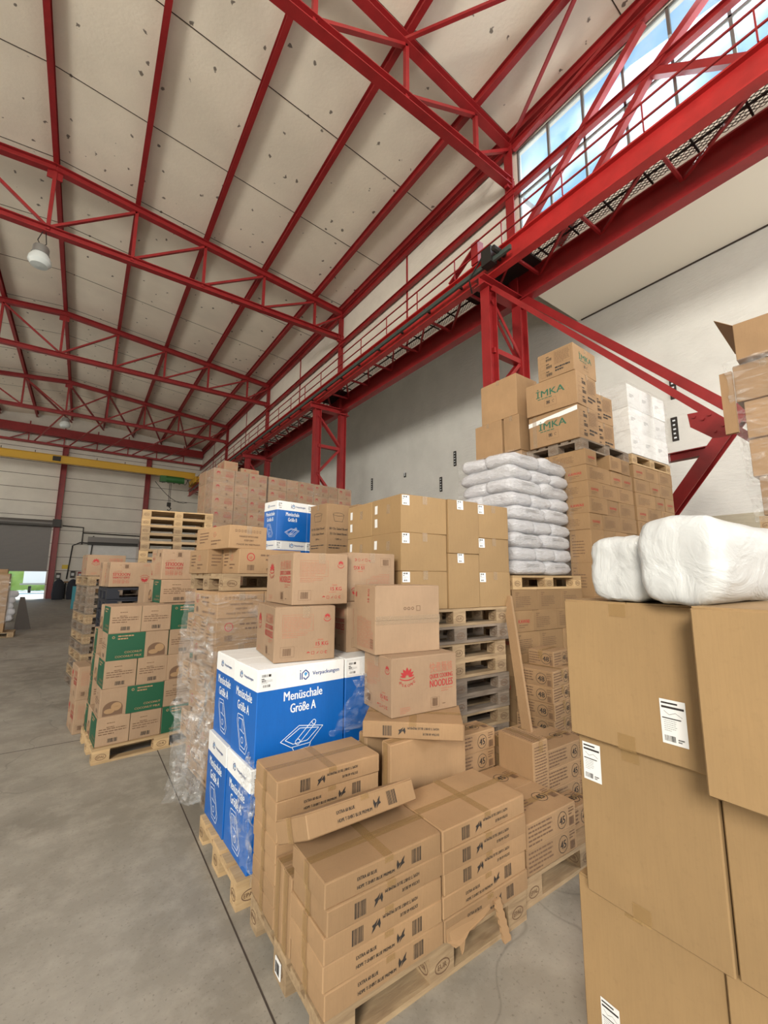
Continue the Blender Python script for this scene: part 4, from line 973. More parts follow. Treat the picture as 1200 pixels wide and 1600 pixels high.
for t in range(3):
    for j in range(2):
        cnt(S5, plainbox(.495, .48, .322), 0, j*.49, 1.495+t*.323, 'big labelled carton, left column above the pallet tower, %s, %s' % (lay(t, 3), ['near side', 'far side'][j]), gl)
for t in range(2): cnt(S5, proto(('plainm', t), lambda: make(.37, .48, .484, 'kraft_plain', None, dict(along='x', mn='tape_clear'), lab(.37, .48, .484, .28, .83), seed=1, bulge=.006)), .50, -.015, 1.495+t*.485, 'big labelled carton standing upright, middle column above the pallet tower, '+['lower', 'upper'][t], gl)
for t in range(3): cnt(S5, plainbox(.415, .48, .320), .875, 0, 1.495+t*.321, 'big labelled carton, right column above the pallet tower, '+lay(t, 3), gl)
for t in range(3): cnt(S5, plainbox(.6, .42, .320), .62, .52, 1.495+t*.321, 'big labelled carton, rear row above the pallet tower, '+lay(t, 3), gl)
# salad bowl cartons
def bowl_print(p):
    for fc in 'LF':
        p.face(fc); W, H = p.size(); c = W*.5
        p.ring(c, H*.80, W*.24, .004, 'black_ink', 20, ry=H*.035); p.stroke([(c-W*.24, H*.80), (c-W*.17, H*.66), (c+W*.17, H*.66), (c+W*.24, H*.80)], .004, 'black_ink'); 
        p.text(c, H*.49, H*.065, '30 Oz Salad Bowl', 'black_ink', width=W*.78, align='c'); p.text(c, H*.39, H*.06, '32 Oz Salad Bowl', 'black_ink', width=W*.72, align='c'); p.text(c, H*.29, H*.05, '1200 cc', 'black_ink', align='c')
        p.lines(W*.1, H*.19, W*.8, 2, H*.05, H*.018, 'black_ink', 3)
def bowlbox(w, d, h): return proto(('bowl', w, d, h), lambda: make(w, d, h, 'kraft', bowl_print, dict(along='x', mn='tape_clear'), seed=11, bulge=.008))
SB = Stack(2.39, 4.60, 4)
pallet(SB, -.02, -.18, 0, 'floor pallet under the salad bowl cartons', 'wood_mid')
for t in range(4): cnt(SB, bowlbox(.34, .40, .625), 0, 0, .145+t*.629, 'salad bowl carton beside the blue tray cartons, '+lay(t, 4), 'salad bowl cartons')
for t in range(4): cnt(SB, bowlbox(.70, .5, .635), .48, .02, .145+t*.64, 'salad bowl carton directly behind the big labelled cartons, '+lay(t, 4), 'salad bowl cartons')
# size B tray cartons
SM = Stack(2.0, 5.25, 9)
pallet(SM, -.05, -.05, 0, 'floor pallet under the size B tray cartons', 'wood_mid')
for t in range(5):
    for i in range(2): cnt(SM, menu(.46, .34, .518, 'B'), i*.465, 0, .145+t*.52, 'blue size B tray carton, %s column, %s' % (['left', 'right'][i], lay(t, 5)), 'blue size B tray cartons')
# ------------------------------------------------------------------ 5. film-wrapped stack behind the blue cartons
S9 = Stack(.93, 3.66, 5)
pallet(S9, 0, 0, 0, 'pallet under the film-wrapped stack beside the aisle', 'wood_old')
for t in range(7):
    z = .145+t*.213; gg = 'film-wrapped sweet cartons'
    if t % 2: 
        for i in range(2): cnt(S9, sugar(.6, .40, .212, 'li', 'x'), i*.602, 0, z, 'film-wrapped carton beside aisle, front row %s, %s' % (['left', 'right'][i], lay(t, 7)), gg, jit=.006)
        cnt(S9, sugar(.6, .40, .212, 'li', 'x'), 0, .405, z, 'film-wrapped carton beside aisle, back row, '+lay(t, 7), gg, jit=.006)
    else:
        cnt(S9, sugar(.40, .6, .212, 'care', 'li'), 0, 0, z, 'film-wrapped carton beside aisle, end-on at the left, '+lay(t, 7), gg, jit=.006)
        cnt(S9, sugar(.40, .6, .212, 'care', 'li'), .402, 0, z, 'film-wrapped carton beside aisle, end-on in the middle, '+lay(t, 7), gg, jit=.006)
film_shell('stretch_film', S9, -.01, -.01, .12, 1.22, .83, 1.50, 'wrinkled clear stretch film wound around the carton stack beside the aisle', 3, .03)
film_sheet('plastic_film', [(.86, 3.60, .10), (.70, 4.10, .05), (.78, 4.3, 1.3), (.90, 3.70, 1.35)], 22, 40, .06, 'loose outer veil of clear film on the aisle side of the wrapped stack', 33)
SP = Stack(.98, 3.72, 8)
pallet(SP, 0, 0, 1.645, 'pallet resting on top of the film-wrapped stack', 'wood_mid')
cnt(SP, sugar(.62, .34, .215, 'li', 'x'), .12, .0, 1.79, 'long carton with red circle print on the pallet above the wrapped stack', 'cartons with red circle above the wrapped stack')
cnt(SP, sugar(.30, .45, .215, 'x', 'x'), -.01, .36, 1.79, 'scuffed carton with frayed lower edge on the pallet above the wrapped stack', 'cartons with red circle above the wrapped stack')
cnt(SP, sugar(.36, .68, .20, 'care', 'x'), .03, .02, 2.008, 'uppermost carton above the wrapped stack, printed HANDLE WITH CARE and KEEP DRY', 'cartons with red circle above the wrapped stack', rz=3)
# ------------------------------------------------------------------ 6. coconut cartons
S10 = Stack(.247, 5.10, 6)
pallet(S10, -.02, -.03, 0, 'pale wooden pallet under the green-printed coconut cartons', 'wood_new', jit=0)
gc = 'coconut cartons'; H = .262
def crow(t, pat, xs, yrow=0, tx=''):
    x = xs
    for k, c in enumerate(pat):
        if c == 'e': pr = coco(.283, .56, H-.002, 'end', 'gr'); wd = .285
        else: pr = coco(.56, .283, H-.002, 'gl' if c == 'g' else 'gr', 'end'); wd = .562
        cnt(S10, pr, x, 0, .145+t*H, 'coconut carton %s, %s of its row, %s' % ({'e': 'barcode end forward', 'g': 'green half left', 'h': 'green half right'}[c], ['leftmost', 'second', 'third'][k], lay(t, 5)), gc, jit=.004); x += wd
crow(0, 'eeg', .0); crow(1, 'he', .01); crow(2, 'eeh', .015); crow(3, 'ge', .02); crow(4, 'eeg', .02)
for t in range(4): cnt(S10, coco(.283, .23, H-.002, 'end', 'gr'), .0+.005*t, .565, .145+t*H, 'coconut carton in the back row of the pallet, '+lay(t, 4), gc)
S10b = Stack(.752, 5.50, 6)
cnt(S10b, coco(.40, .56, .26, 'end', 'gr'), 0, 0, 1.457, 'coconut carton sitting above the others, under a noodle box', gc)
for t in range(2): cnt(S10b, coco(.40, .2, .26, 'end', 'gr'), 0, .57, .9+t*.26+.03, 'x', gc) if 0 else None
drop(noodle(.53, .40, .35, True), 'cardboard_carton', Stack(.755, 5.55, 9), 0, 0, 1.722, 'noodle box lying upside down on the coconut cartons', 'carton', 'noodle boxes in the left background', jit=0)
# small stack of plain boxes behind
ST = Stack(.66, 6.10, 4)
for t in range(5): cnt(ST, proto('pb', lambda: make(.42, .40, .328, 'kraft_pink', None, None, seed=2, flap='y')), 0, 0, .002+.332*t, 'plain brown carton behind the coconut cartons, '+lay(t, 5), 'plain brown cartons in the left background')
# black plastic pallets
def black_pallet(st, z, label):
    k = 'bp'
    def b():
        d = MB()
        for i in range(9): d.box((0, .0+i*.09, .115), (1.2, .06+i*.09, .14), 'black_plastic')
        for x in (0, .5, 1.08): d.box((x, 0, .10), (x+.12, .78, .118), 'black_plastic')
        f = []
        for x in (0, .53, 1.06):
            for y in (0, .33, .66):
                q = MB(); q.box((x, y, .02), (x+.14, y+.12, .10), 'black_plastic'); f.append(q.mesh('foot'))
        r = []
        for y in (0, .33, .66): q = MB(); q.box((0, y, 0), (1.2, y+.12, .02), 'black_plastic'); r.append(q.mesh('runner'))
        return d.mesh('deck'), f, r
    dm, f, r = proto(k, b)
    root = put('plastic_pallet', None, None, st.at(random.uniform(-.006, .006), random.uniform(-.006, .006), z), (0, 0, st.th)); tag(root, label, 'pallet', 'black plastic pallets')
    put('deck', dm, root)
    for q in f: put('foot', q, root)
    for q in r: put('runner', q, root)
SK = Stack(.22, 6.95, 5) if 0 else Stack(.285, 6.55, 5)
SK.o.x = .285
for t in range(11): black_pallet(SK, t*.146, 'black plastic pallet behind the coconut cartons, '+lay(t, 11, 'floor'))
SK2 = Stack(.303, 6.72, 4)
drop(noodle(.53, .40, .325, True), 'cardboard_carton', SK2, 0, 0, 1.612, 'noodle box with upside-down red print on the black plastic pallets', 'carton', 'noodle boxes in the left background', jit=0)
drop(noodle(.53, .28, .33, True), 'cardboard_carton', SK2, -.04, .42, 1.612, 'rear noodle box of two on the black plastic pallets', 'carton', 'noodle boxes in the left background', jit=0)
# box standing in the aisle side
ST2 = Stack(.07, 6.12, 8)
for t in range(2): drop(noodle(.30, .42, .36, False, 'L'), 'cardboard_carton', ST2, 0, .0, .0+t*.362, 'noodle box on the floor at the aisle edge behind the coconut pallet, '+['lower', 'upper'][t], 'carton', 'noodle boxes in the left background', jit=0) if t == 1 or 1 else None
# used pallets, left
SL = Stack(.10, 8.05, 8)
for t in range(12): pallet(SL, 0, 0, t*.1455, 'used pallet in the dark stack at aisle edge, '+lay(t, 12, 'floor'), random.choice(['wood_old', 'wood_mid', 'wood_old']), group='used pallets at the aisle edge', side=True)
drop(noodle(.53, .40, .33, False), 'cardboard_carton', Stack(.055, 8.2, 9), 0, 0, 1.752, 'noodle box with a red lotus on the dark stack of used pallets', 'carton', 'noodle boxes in the left background', jit=0)
m_ = MB(); m_.box((-.32, 27.5, 0), (-.08, 27.55, 1.15), 'teal'); tag(m_.obj('plastic_board'), 'turquoise board standing far behind the used pallets at the aisle', 'board')
# pale pallet tower
SQ = Stack(.806, 8.75, -7)
for t in range(20): pallet(SQ, 0, 0, t*.1475, 'pale pallet in the tall tower before the end wall, '+(lay(t, 20, 'floor') if t < 12 or t > 17 else 'number %d from floor' % (t+1)), 'wood_new' if t not in (15, 16, 17) else 'wood_mid', group='pale pallets in the tall tower', k=1.02)
# ------------------------------------------------------------------ 7. wrapped noodle pallets in the background
S12 = Stack(2.44, 10.75, 6)
gn = 'film-wrapped noodle boxes high in the background'
def nb_small(w, h): return noodle(w, .5, h, False, 'F' if w > .45 else 'L', 'kraft_pink', tape=False)
for lev in (0, 1):
    z0 = lev*2.20
    for q, xo in enumerate((0, 1.46, 2.86)):
        if lev == 1 or q < 3: pallet(S12, xo, 0, z0, '%s pallet of the %s background stack of noodle boxes' % (['floor', 'upper'][lev], ['left', 'middle', 'right'][q]), 'wood_mid')
    cols = [(0, .53), (.54, .36), (.91, .5), (1.46, .53), (2.0, .36), (2.37, .49), (2.87, .5), (3.38, .33), (3.72, .5)]
    for x, w_ in cols:
        for t in range(6):
            if lev == 0 and t < 5 and False: continue
            cnt(S12, nb_small(w_, .342), x, 0, z0+.146+t*.343, 'background noodle box, %s level, %s column from left, %s' % (['lower', 'upper'][lev], ['first', 'second', 'third', 'fourth', 'fifth', 'sixth', 'seventh', 'eighth', 'ninth'][cols.index((x, w_))], lay(t, 6)), gn, jit=.003)
for t in range(6): cnt(S12, nb_small(.53, .342), -.02, .52, 2.346+t*.343, 'wrapped noodle box, back left corner of background stack, '+lay(t, 6), gn)
cnt(S12, nb_small(.36, .30), .35, .30, 4.405, 'loose noodle box on top of the left background stack', gn); cnt(S12, nb_small(.5, .18), .80, .3, 4.405, 'shallow box on top of the left background stack', gn)
film_shell('stretch_film', S12, 0, 0, 2.3, 1.42, .9, 2.1, 'stretch film around the left background noodle stack', 5, .008, 'film_thin')
film_shell('stretch_film', S12, 1.46, 0, 2.3, 1.4, .9, 2.1, 'stretch film around the middle background noodle stack', 9, .006, 'film_thin')
film_shell('stretch_film', S12, 2.87, 0, 2.3, 1.36, .9, 2.1, 'stretch film around the right background noodle stack', 13, .006, 'film_thin')
# ------------------------------------------------------------------ 8. coconut milk pallet under the white sacks
S6 = Stack(3.60, 2.83, -2.7)
gk = 'brown cartons with faint red lettering'
pallet(S6, 0, 0, 0, 'floor pallet under the red-lettered cartons below the white sacks', 'wood_mid')
for t in range(7):
    z = .145+t*.214; x = 0; pat = [(.4, .3), (.4, .3), (.4, .3)] if t % 2 == 0 else [(.3, .4), (.4, .3), (.4, .3)]
    for k, (w_, d_) in enumerate(pat):
        cnt(S6, kawaii(w_, d_, .213, 'text' if w_ > .35 else 'end', 'end' if w_ > .35 else 'text'), x, 0, z, 'red-lettered carton below the white sacks, front row %s, %s' % (['left', 'middle', 'right'][k], lay(t, 7)), gk); x += w_+.002
    cnt(S6, kawaii(.3, .39, .213, 'end', 'text'), 0, .405, z, 'red-lettered carton below the white sacks, back left, '+lay(t, 7), gk); cnt(S6, kawaii(.3, .39, .213, 'end', 'text'), .9, .405, z, 'red-lettered carton below the white sacks, back right, '+lay(t, 7), gk)
pallet(S6, 0, 0, 1.645, 'pallet directly under the white plastic sacks', 'wood_new')
def sack_mesh(w, d, h, seed):
    m_ = MB(); nu, nv = 40, 18; vs = []; rr = random.Random(seed)
    for j in range(nv+1):
        ph = -math.pi/2+math.pi*j/nv
        for i in range(nu):
            th = 2*math.pi*i/nu
            def sp(c, e): return math.copysign(abs(c)**e, c)
            x = w/2*sp(math.cos(th), .30)*abs(math.cos(ph))**.30; y = d/2*sp(math.sin(th), .30)*abs(math.cos(ph))**.30; z = h/2*sp(math.sin(ph), .75)
            q = Vector((x*6+seed*3, y*6, z*9)); k = noise.noise(q)*.022+noise.noise(q*3)*.010
            edge = (abs(x)/(w/2))**4+(abs(y)/(d/2))**4
            z *= (1-.12*min(1, edge*.5)); r = 1+k/max(.2, math.hypot(x, y))
            vs.append((x*r, y*r, z+k*.6+h/2))
    fs = [(j*nu+i, j*nu+(i+1) % nu, (j+1)*nu+(i+1) % nu, (j+1)*nu+i) for j in range(nv) for i in range(nu)]
    m_.add(vs, fs, 'sack')
    p = Print(w, d, h)
    # printed lines near the ends, laid just proud of the bulging side
    return m_.mesh('plastic_sack', True)
sacks = [sack_mesh(.60, .41, .165, s) for s in range(3)]; sackt = [sack_mesh(.42, .42, .185, s+5) for s in range(2)]
def sack_print(w, d, h, side):
    m_ = MB(); rr = random.Random(3)
    for r_ in range(2):
        u = -w*.22
        while u < w*.12:
            l = .012+.02*rr.random(); z = h*(.60-.10*r_)
            m_.add([(u, -d/2-.010, z), (u+l, -d/2-.010, z), (u+l, -d/2-.009, z+.007), (u, -d/2-.009, z+.007)], [(0, 1, 2, 3)], 'grey_ink'); u += l+.006
    return m_.mesh('printing')
spm = sack_print(.62, .42, .185, 'F')
SS = Stack(3.74, 2.86, 2)
for t in range(9):
    z = 1.792+t*.152
    offs = .03*math.sin(t*2.1)
    if t % 2 == 0: lay_ = [(.30, .21, 0, 'near left'), (.89, .21, 0, 'near right'), (.30, .57, 0, 'far left'), (.89, .57, 0, 'far right')]
    else: lay_ = [(.21, .31, 90, 'near left'), (.61, .31, 90, 'near middle'), (1.0, .31, 90, 'near right'), (.31, .63, 0, 'far left'), (.85, .63, 0, 'far right')]
    for (x, y, rz, pos) in lay_:
        o = put('plastic_sack', random.choice(sacks), None, SS.at(x*.93+random.uniform(-.012, .012)+.02+offs*.6, y+random.uniform(-.012, .012), z), (R(random.uniform(-2, 2)), R(random.uniform(-2, 2)), SS.th+R(rz+random.uniform(-2, 2))))
        tag(o, 'shiny white plastic sack, %s, %s' % (pos, lay(t, 9)), 'sack', 'white plastic sacks')
        if rz == 0 and y < .3: put('printing', spm, o)
film_shell('stretch_film', SS, .03, .0, 1.80, 1.15, .80, 1.36, 'shiny film pulled around the white plastic sacks', 41, .02, 'film_thin')
# ------------------------------------------------------------------ 9. tall KAWAII stack with the green-lettered boxes
S7 = Stack(4.914, 2.687, .5)
pallet(S7, 0, 0, 0, 'floor pallet under the tall stack of red-lettered cartons', 'wood_mid')
def krow(st, t, z, h, pat, nm, n, sides=True, x0=0, wid=1.2):
    x = x0
    for k, (w_, d_) in enumerate(pat):
        cnt(st, kawaii(w_, d_, h-.002, 'text' if w_ > .35 else 'end', 'end' if w_ > .35 else 'text'), x, 0, z, 'red-lettered carton %s, %s in row, %s' % (nm, ['first', 'second', 'third', 'fourth'][k], lay(t, n)), gk); x += w_+.002
    if sides:
        cnt(st, kawaii(.3, .39, h-.002, 'end', 'text'), x0, .405, z, 'red-lettered carton %s, rear row, %s' % (nm, lay(t, n)), gk)
PA = [(.58, .3), (.3, .4), (.3, .4)]; PB_ = [(.3, .4), (.44, .3), (.44, .3)]; PC = [(.44, .3), (.3, .4), (.44, .3)]
z = .145
for t in range(7): krow(S7, t, z, .2, [PA, PB_, PC][t % 3], 'in lower half of tall stack', 7); z += .2
for t in range(2):
    krow(S7, t, z, .4, [(.3, .28), (.3, .28), (.3, .28), (.28, .28)], 'upended halfway up tall stack', 2); z += .4
for t in range(4): krow(S7, t, z, .2, [PB_, PC, PB_, PA][t], 'in upper half of tall stack', 5); z += .2
for k, x in ((0, 0.), (1, .55), (2, .86)): cnt(S7, kawaii(.26 if k != 1 else .30, .5, .198, 'end' if k == 0 else 'text', 'text'), x, -.02 if k == 1 else 0, z, 'red-lettered carton just under the dark pallet, %s' % ['at the corner', 'jutting out beside the gap', 'at the right'][k], gk)
z += .2
cnt(S7, kawaii(.3, .39, .198, 'end', 'text'), 0, .51, z-.2, 'red-lettered carton under the dark pallet, at the back', gk)
pallet(S7, -.0, .02, z, 'dark pallet under the green-lettered cartons', 'wood_old')
ZI = z+.145
def imka_print(kinds):
    def f(p):
        for fc in 'FL':
            k = kinds[fc]; p.face(fc); W, H = p.size()
            if k == 'logo':
                p.text(W*.5, H*.50, H*.30, '\u0130MKA', 'green_ink', width=W*.56, align='c', slant=.0); p.lines(W*.25, H*.46, W*.5, 1, .1, H*.025, 'green_ink', 3)
                p.frame(W*.38, H*.16, W*.62, H*.40, .002, 'brown_ink'); p.rect(W*.42, H*.24, W*.49, H*.34, 'black_ink'); p.frame(W*.43, H*.255, W*.48, H*.325, .004, 'kraft', .0006); p.ring(W*.56, H*.29, H*.04, .004, 'black_ink', 8, 40, 300)
            else:
                for r_ in range(3):
                    p.frame(W*.08, H*(.66-.28*r_), W*.22, H*(.84-.28*r_), .002, 'brown_ink'); p.barcode(W*.25, H*(.66-.28*r_), W*.17, H*.10, 'black_ink', r_); p.lines(W*.25, H*(.84-.28*r_), W*.15, 1, .1, H*.04, 'black_ink', r_)
                p.frame(W*.48, H*.42, W*.94, H*.92, .002, 'brown_ink'); p.lines(W*.5, H*.88, W*.42, 9, H*.05, H*.02, 'brown_ink', 6); p.lines(W*.5, H*.34, W*.42, 2, H*.1, H*.06, 'black_ink', 8)
    return f
def imka(w, d, h, F_, L_, sd): return proto(('imka', w, d, h, F_, L_), lambda: make(w, d, h, 'kraft', imka_print({'F': F_, 'L': L_}), dict(along='y', mn='tape_clear', width=.05), flap='y', seed=sd, bulge=.01))
gi = 'green-lettered cartons'
SI = Stack(4.88, 2.73, 1)
bx = drop(imka(.50, .70, .44, 'table', 'logo', 1), 'cardboard_carton', SI, 0, 0, ZI, 'green-lettered carton with white tape across it, on the dark pallet', 'carton', gi)
tp = MB(); tp.add([(-.006, .70, .30), (-.006, 0, .36), (-.006, 0, .42), (-.006, .70, .36)], [(0, 1, 2, 3)], 'label'); tp.add([(-.0065, .64, 0), (-.0065, .58, 0), (-.0065, .58, .44), (-.0065, .64, .44)], [(0, 1, 2, 3)], 'tape_clear'); tp.obj('white_tape', bx)
drop(imka(.54, .71, .44, 'table', 'logo', 2), 'cardboard_carton', SI, -.01, -.01, ZI+.443, 'green-lettered carton in the middle of the leaning column of three', 'carton', gi, rz=3)
drop(imka(.58, .50, .37, 'logo', 'table', 3), 'cardboard_carton', SI, -.02, .0, ZI+.89, 'topmost green-lettered carton, with a printed table on its long side', 'carton', gi, rz=1)
for t in range(2): drop(imka(.52, .50, .40, 'table', 'plain' if 0 else 'logo', 4), 'cardboard_carton', SI, .60, .12, ZI+t*.402, 'crushed carton right of the green-lettered column, '+['lower', 'upper'][t], 'carton', gi, rz=-3)
S7c = Stack(4.90, 3.60, .5)
pallet(S7c, 0, 0, 0, 'floor pallet behind the tall stack of red-lettered cartons', 'wood_mid')
def brown(w, d, h, sd=1): return proto(('brown', w, d, h), lambda: make(w, d, h, 'kraft', None, dict(along='x', mn='tape_clear'), seed=sd, bulge=.01))
for t in range(6):
    for i in range(2): cnt(S7c, brown(.58, .78, .565), i*.6, 0, .145+.567*t, 'large plain carton behind the red-lettered stack, %s, %s' % (['aisle side', 'wall side'][i], lay(t, 6)), 'large plain cartons behind the red-lettered stack')
cnt(S7c, brown(.5, .50, .52), -.03, .30, 3.55, 'plain carton behind the sacks, left half under the bulging one', 'large plain cartons behind the red-lettered stack'); cnt(S7c, brown(.5, .27, .52), -.03, .0, 3.55, 'narrow taped carton beside the lower green-lettered one', 'large plain cartons behind the red-lettered stack')
cnt(S7c, brown(.5, .66, .62), -.03, .02, 4.075, 'bulging plain carton at the top left beside the green-lettered ones', 'large plain cartons behind the red-lettered stack')
# ------------------------------------------------------------------ 10. white wrapped boxes on the right
S8b = Stack(6.17, 2.70, -1)
pallet(S8b, 0, 0, 0, 'floor pallet far below the white wrapped cartons', 'wood_mid')
z = .145
for t in range(16): krow(S8b, t, z, .2, [PB_, PA, PC][t % 3], 'under the white wrapped cartons', 16, False); z += .2
pallet(S8b, 0, .0, z+.01, 'pallet under the white wrapped cartons', 'wood_new')
zw = z+.16
for t in range(3):
    for i in range(3):
        cnt(S8b, proto(('wb', t == 2), lambda: make(.38, .38, .345, 'white_box', lambda p: (p.face('F'), p.lines(.05, .2, .12, 3, .02, .008, 'grey_ink', 3)), None, seed=2, bulge=.006)), .0+i*.385, 0, zw+t*.347, 'white carton under film, %s of three, %s' % (['left', 'middle', 'right'][i], lay(t, 3)), 'white film-wrapped cartons')
    cnt(S8b, proto(('wb', False), lambda: None), .0, .385, zw+t*.347, 'white carton under film, behind the left one, '+lay(t, 3), 'white film-wrapped cartons')
film_shell('stretch_film', S8b, 0, 0, zw-.05, 1.16, .78, 1.12, 'cloudy film around the white cartons beside the red diagonals', 17, .012, 'film_thin')
# ------------------------------------------------------------------ 11. cartons marked 48 and the leaning plank
S48 = Stack(3.43, 2.30, 8); g48 = 'cartons marked 48'
pallet(Stack(3.33, 1.86, 8), 0, 0, 0, 'pallet under the cartons marked 48', 'wood_mid') if 0 else None
pallet(S48, -.03, -.43, 0, 'pallet under the cartons marked 48 by the leaning strip', 'wood_mid', k=1)
for t in range(6): cnt(S48, numbox(.35, .36, .134, '48', 'FL'), 0, 0, .145+t*.1345, 'carton marked 48 in its near column, '+lay(t, 6), g48)
for t in range(5): cnt(S48, numbox(.35, .22, .134, '48', 'FL'), .36, .1, .145+t*.1345, 'carton marked 48 in its second column, '+lay(t, 5), g48)
cnt(S48, numbox(.3, .25, .134, '48', 'FL'), .20, .08, .953, 'small carton on top of the cartons marked 48', g48)
m_ = MB(); a = Vector((3.02, 2.50, 1.52)); b = Vector((2.86, 2.16, .43)) if 0 else Vector((3.12, 2.34, .42)); m_.bar((3.40, 2.73, 1.58), (3.05, 2.28, .40), .03, .085, 'kraft', (0, 1, 0)); tag(m_.obj('edge_protector'), 'long cardboard edge strip leaning beside the pallet tower', 'edge strip')
# ------------------------------------------------------------------ 12. big cartons at the right edge
gb = 'large plain cartons at the right edge'
def big(w, d, h, labs, sd, tape=True):
    def f(p):
        for (u, v, w_, h_) in labs: p.face('L'); p.label(u, v, w_, h_, 4, 1)
    def b():
        body = carton_body(w, d, h, 'kraft_plain', flap='x', seed=sd, bulge=.004).mesh('cardboard_carton', True); kids = []
        t = MB(); c = d*.56
        for z0, z1 in ((h-.045, h), (0, .05)): t.add([(-.0055, c+.028, z0), (-.0055, c-.028, z0), (-.0055, c-.028, z1), (-.0055, c+.028, z1)], [(0, 1, 2, 3)], 'tape')
        kids.append(('packing_tape', t.mesh('packing_tape')))
        if labs: p = Print(w, d, h); p.bulge = .0045; f(p); kids.append(('shipping_label', p.mesh('shipping_label')))
        return body, kids, (w, d, h)
    return b()
SR = Stack(1.53, .93, 0)      # far corner of the row; cartons run towards the viewer
pallet(Stack(1.55, .10, 0), 0, 0, 0, 'pallet under the large plain cartons at the right edge', 'wood_mid')
def rightbox(x, yfar, z, d, h, labs, label, sd, w_=.58, rz=0):
    o = drop(big(w_, d, h, labs, sd), 'large_carton', Stack(x, yfar-d, rz), 0, 0, z, label, 'carton', gb, jit=0); return o
rightbox(1.617, 1.02, .146, .445, .541, [(.06, .06, .065, .125)], 'large plain carton in the bottom tier at the right edge, far end', 1)
rightbox(1.60, .57, .146, .56, .541, [(.05, .30, .075, .13)], 'large plain carton in the bottom tier at the right edge, nearer one', 2)
rightbox(1.557, .95, .69, .42, .522, [(.015, .37, .065, .125)], 'large plain carton in the middle tier at the right edge, far end', 3)
rightbox(1.565, .524, .69, .56, .522, [], 'large plain carton in the middle tier at the right edge, nearer one', 4)
rightbox(1.52, .955, 1.215, .455, .475, [(.31, .06, .07, .13)], 'large plain carton in the top tier at the right edge, far end', 5)
rightbox(1.385, .492, 1.215, .56, .482, [], 'large plain carton in the top tier at the right edge, jutting out', 6)
def roll(name, c, L, ry, rz_, seed, label):
    m_ = MB(); n = 64; vs = []
    prof = [(0.008, .02), (.004, .35), (0, .65), (.002, .80), (.008, .90), (.020, .965), (.04, 1.0)]+[(.04+(L-.08)*k/40, 1.0) for k in range(1, 41)]+[(L-.01, .9), (L, .6), (L, .02)]
    for x, k in prof:
        for i in range(n):
            a = 2*math.pi*i/n; ca, sa = math.cos(a), math.sin(a); p = 3.6; r = (abs(ca)**p+abs(sa)**p)**(-1/p)
            q = Vector((x*2.2+seed, ca*2, sa*2)); k2 = 1+(.05*noise.noise(q)+.03*noise.noise(q*3)+.02*abs(noise.noise(Vector((x*2, a*7, seed)))))*min(1, k)
            vs.append((c[0]+x+.010*noise.noise(Vector((ca*k*2.2, sa*k*2.2, seed))), c[1]+ca*r*ry*k*k2, c[2]+sa*r*rz_*k*k2))
    nx = len(prof)-1; fs = [(j*n+i, j*n+(i+1) % n, (j+1)*n+(i+1) % n, (j+1)*n+i) for j in range(nx) for i in range(n)]
    fs += [tuple(range(n))[::-1], tuple(nx*n+i for i in range(n))]
    m_.add(vs, fs, 'foam'); return tag(m_.obj(name, None, True), label, 'foam roll', 'white wrapped rolls')
roll('foam_roll', (1.50, .735, 1.808), 1.1, .105, .112, 3, 'smaller white film-wrapped foam block on the right-edge cartons, farther one')
roll('foam_roll', (1.43, .530, 1.832), 1.2, .112, .133, 8, 'bigger white film-wrapped foam block on the right-edge cartons, nearer one')
# tall wrapped stack behind them
SN = Stack(4.80, .22, 3)
gw = 'cartons in the wrapped stack at the far right'
pallet(SN, 0, .07, 0, 'floor pallet of the wrapped stack at the far right', 'wood_mid', side=False)
for t in range(5):
    for j in range(2): cnt(SN, brown(1.1, .42, .40), 0, j*.425, .145+.402*t, 'lower carton of the far right wrapped stack, %s, %s' % (['near', 'far'][j], lay(t, 5)), gw)
pallet(SN, 0, .07, 2.16, 'pallet halfway up the wrapped stack at the far right, upper one', 'wood_mid')
for t in range(4):
    for j in range(2): cnt(SN, brown(1.1, .42, .34), -.03*t, j*.425+.02*t, 2.31+.342*t, 'upper carton of the far right wrapped stack, %s, %s' % (['near', 'far'][j], lay(t, 4)), gw, jit=.015)
film_shell('stretch_film', SN, -.02, -.01, 2.25, 1.13, .88, 1.45, 'wrinkled film around the tall stack at the far right', 25, .03, lean=(-.08, .05))
root = drop(brown(1.0, .80, .34, 3), 'cardboard_carton', SN, -.12, .07, 3.69, 'open-topped carton crowning the far right wrapped stack', 'carton', gw, rz=2)
fl = MB(); fl.add([(0, .80, .34), (1, .80, .34), (.95, .93, .47), (.05, .93, .47), (0, .806, .34), (1, .806, .34), (.95, .936, .47), (.05, .936, .47)], [(0, 1, 2, 3), (7, 6, 5, 4), (0, 4, 5, 1), (1, 5, 6, 2), (2, 6, 7, 3), (3, 7, 4, 0)], 'kraft_dark'); fl.obj('flap', root)
m_ = MB(); m_.box((4.62, 1.13, 3.05), (4.66, 1.22, 3.62), 'kraft'); tag(m_.obj('cardboard_flap'), 'loose cardboard strip hanging beside the far right stack', 'cardboard strip')
